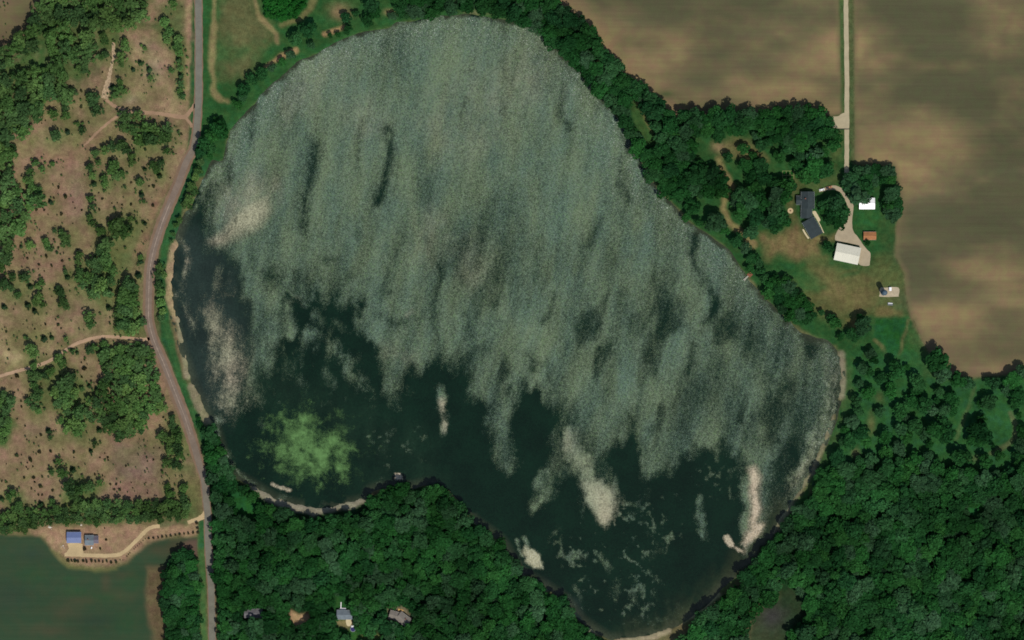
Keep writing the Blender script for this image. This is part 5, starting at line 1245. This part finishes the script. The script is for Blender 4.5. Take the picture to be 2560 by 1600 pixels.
tp = W(z7('768,862')[0]); tr = empty('trampoline', tp); tag(tr, 'round navy trampoline beside the white car in the south wood', 'trampoline')
MB().lathe([(2.05, .86), (2.06, .9), (0.02, .9)], 32).build('mat', plain('navy_mat', (38, 34, 92), .7, .1, 1.0), tr)
MB().lathe([(2.05, .84), (2.5, .84), (2.5, .93), (2.05, .93), (2.05, .84)], 32).build('frame_pad', plain('grey_pad', (120, 132, 132), .7, .1, 1.0), tr)
for k in range(6): MB().tube((2.35 * math.cos(k * 1.047), 2.35 * math.sin(k * 1.047), 0), (2.35 * math.cos(k * 1.047), 2.35 * math.sin(k * 1.047), .84), .05).build('leg', SILO, tr)

# ------------------------------------------------------------------ vehicles
def car(p, rz, paint_, label, cat='car', lng=4.7, wid=1.85, pick=False):
    root = empty('pickup_truck' if pick else 'parked_car', p, rz); tag(root, label, cat, None)
    h = lng / 2; w_ = wid / 2
    prof = [(-h, .35), (-h, .78), (-h + .15, .92), (h - 1.0, .95), (h - .1, .8), (h, .6), (h, .35)]
    b_ = MB().prism(prof, -w_, w_); o = b_.build('body', paint_, root)
    c0, c1 = (-.35, 1.25) if pick else (-h + .55, .95)
    cab = MB()
    lo = [(c0, -w_ + .06, .93), (c1 + .55, -w_ + .06, .93), (c1 + .55, w_ - .06, .93), (c0, w_ - .06, .93)]
    hi = [(c0 + .35, -w_ + .24, 1.48), (c1, -w_ + .24, 1.48), (c1, w_ - .24, 1.48), (c0 + .35, w_ - .24, 1.48)]
    cab.add(lo + hi, [(0, 1, 5, 4), (1, 2, 6, 5), (2, 3, 7, 6), (3, 0, 4, 7)]).build('window_band', GLASS, root)
    MB().box(c0 + .32, c1 + .03, -w_ + .22, w_ - .22, 1.48, 1.53).build('cab_roof', paint_, root)
    if pick: MB().box(-h + .12, c0 - .1, -w_ + .12, w_ - .12, .90, .925 + .03).build('bed_floor', plain('bed_liner', (48, 48, 50), .9, .1, 1), root)
    for x in (-h + .85, h - .9):
        for s in (-1, 1):
            wh = MB().tube((x, s * (w_ - .2), .34), (x, s * (w_ + .02), .34), .34, n=16).build('wheel', plain('rubber', (30, 30, 32), .9, .1, 1), root)
            MB().tube((x, s * (w_ + .021), .34), (x, s * (w_ + .04), .34), .2, n=12).build('rim', TRIM, wh)
    for s in (-1, 1): MB().box(h - .02, h + .03, s * (w_ - .3) - .2, s * (w_ - .3) + .2, .58, .72).build('headlight', TRIM, root)
    return root
CARW = plain('white_car_paint', (240, 240, 236), .25, .02, .5, spec=.6); CARB = plain('copper_car_paint', (172, 122, 84), .35, .05, .5, spec=.5)
car(W(z1('880,598')[0], .1), R(14), CARW, 'white car parked on the gravel loop north-east of the farmhouse', lng=4.6)
car(W(z1('1045,545')[0], .1), R(12), CARB, 'copper brown pickup parked behind the white car on the gravel loop', 'pickup', 5.6, 2.0, True)
car(W(z7('770,797')[0], .1), R(6), CARW, 'white car parked beside the trampoline in the south wood', lng=3.6, wid=1.7)

# ------------------------------------------------------------------ fire pit, kitchen garden, gate, jetty
fp = W(z1('150,1088')[0])
me = MB().lathe([(2.45, 0), (2.45, .1), (.02, .1)], 40).build('fire_pit_pad', plain('pale_pavers', (186, 162, 124), .9, .1, .8)); me.location = fp; tag(me, kind='structure')
fr = empty('fire_pit', fp + Vector((0, 0, .1))); tag(fr, 'fire pit ring in the centre of a round tan pad', 'fire pit')
for k in range(10):
    a = k * .6283; MB().box(-.14, .14, -.1, .1, 0, .3, Matrix.Translation((.55 * math.cos(a), .55 * math.sin(a), 0)) @ Matrix.Rotation(a + 1.57, 4, 'Z')).build('stone', plain('fire_brick', (130, 92, 70), .9, .15, 2), fr)
MB().lathe([(.44, 0), (.44, .06), (.02, .1)], 16).build('ash_bed', plain('ash', (110, 84, 66), 1, .2, 3), fr)

kg = pp('31', '190,145')[0]
kr = empty('kitchen_garden', W(kg)); tag(kr, 'small kitchen garden of green rows inside a pale timber border', 'garden')
PB = plain('pale_timber', (132, 142, 88), .9, .1, .8)
for x in (-4.9, -1.65, 1.65, 4.9): MB().box(x - .16, x + .16, -4, 4, 0, .25).build('border_board', PB, kr)
for y in (-3.9, 0, 3.9): MB().box(-5.06, 5.06, y - .16, y + .16, .003, .247).build('border_board', PB, kr)
for i in range(3):
    for j in range(2):
        o = link('vegetable_row', CROWN['G'][(i + j) % 3], kr); o.location = (-3.28 + 3.28 * i, -1.95 + 3.9 * j, .25); o.scale = (1.2, 1.5, .35)

gp = pp('30', '710,1222')[0]
gt = empty('farm_gate', W(gp)); tag(gt, 'thin dark bar gate across the farm drive at the pull-off', 'gate')
GM = plain('dark_gate_steel', (40, 44, 40), .6, .1, 1.0)
for x in (-7.2, -.1, 5.6): MB().tube((x, 0, 0), (x, 0, 1.5), .14, n=8).build('post', GM, gt)
for z in (.4, .8, 1.25): MB().box(-7.2, 5.6, -.08, .08, z, z + .12).build('bar', GM, gt)
for i, t_ in enumerate(pp('30', '787,1285 787,1350 787,1420 787,1500')):
    o = MB().tube((0, 0, 0), (0, 0, 1.3), .16, .13, 8).box(-.18, .18, -.18, .18, 1.3, 1.36).build('fence_post', GM); o.location = W(t_)
    tag(o, ORD[i] + ' dark fence post from the top, east verge of the farm drive', 'post', 'posts beside the farm drive')

def z4(s): return zz(1840, 670, 2419 / 80, s)
ja, jb = W(z4('960,570')[0]), W(z4('590,930')[0])
ang = math.atan2((jb - ja).y, (jb - ja).x); Lj = (jb - ja).length
jt = empty('jetty', ja, ang); tag(jt, 'short pale plank jetty reaching into the lake from the east bank', 'jetty')
DECK = plain('bleached_planks', (164, 162, 146), .9, .12, 1.0)
for k in range(int(Lj / .42)): MB().box(k * .42, k * .42 + .38, -.62 if k * .42 < Lj - 1.7 else -1.0, .62 if k * .42 < Lj - 1.7 else 1.0, .18, .26).build('plank', DECK, jt)
for s in (-.5, .5): MB().box(0, Lj, s - .06, s + .06, .04, .177).build('bearer', DECK, jt)
for k in range(4):
    for s in (-.7, .7): MB().tube((Lj * (k + .3) / 4, s, -1.6), (Lj * (k + .3) / 4, s, .5), .09).build('post', DECK, jt)
bq = W(z4('1060,530')[0]); bp = empty('boat_deck', bq, ang); tag(bp, 'red-brown timber landing at the shore end of the jetty', 'deck')
REDB = plain('red_brown_boards', (128, 82, 60), .85, .15, .8)
for k in range(9): MB().box(-1.9 + k * .42, -1.9 + k * .42 + .38, -2.2, 1.6, .32, .42).build('plank', REDB, bp)
for x in (-1.6, 1.6):
    for y in (-1.9, 1.3): MB().box(x - .1, x + .1, y - .1, y + .1, -1.2, .32).build('post', REDB, bp)
print('trees', len(E_TREES), len(W_TREES), len(SHRUBS), 'stuff', len(stuff_E), len(stuff_W), len(stuff_G), 'objects', len(bpy.data.objects))
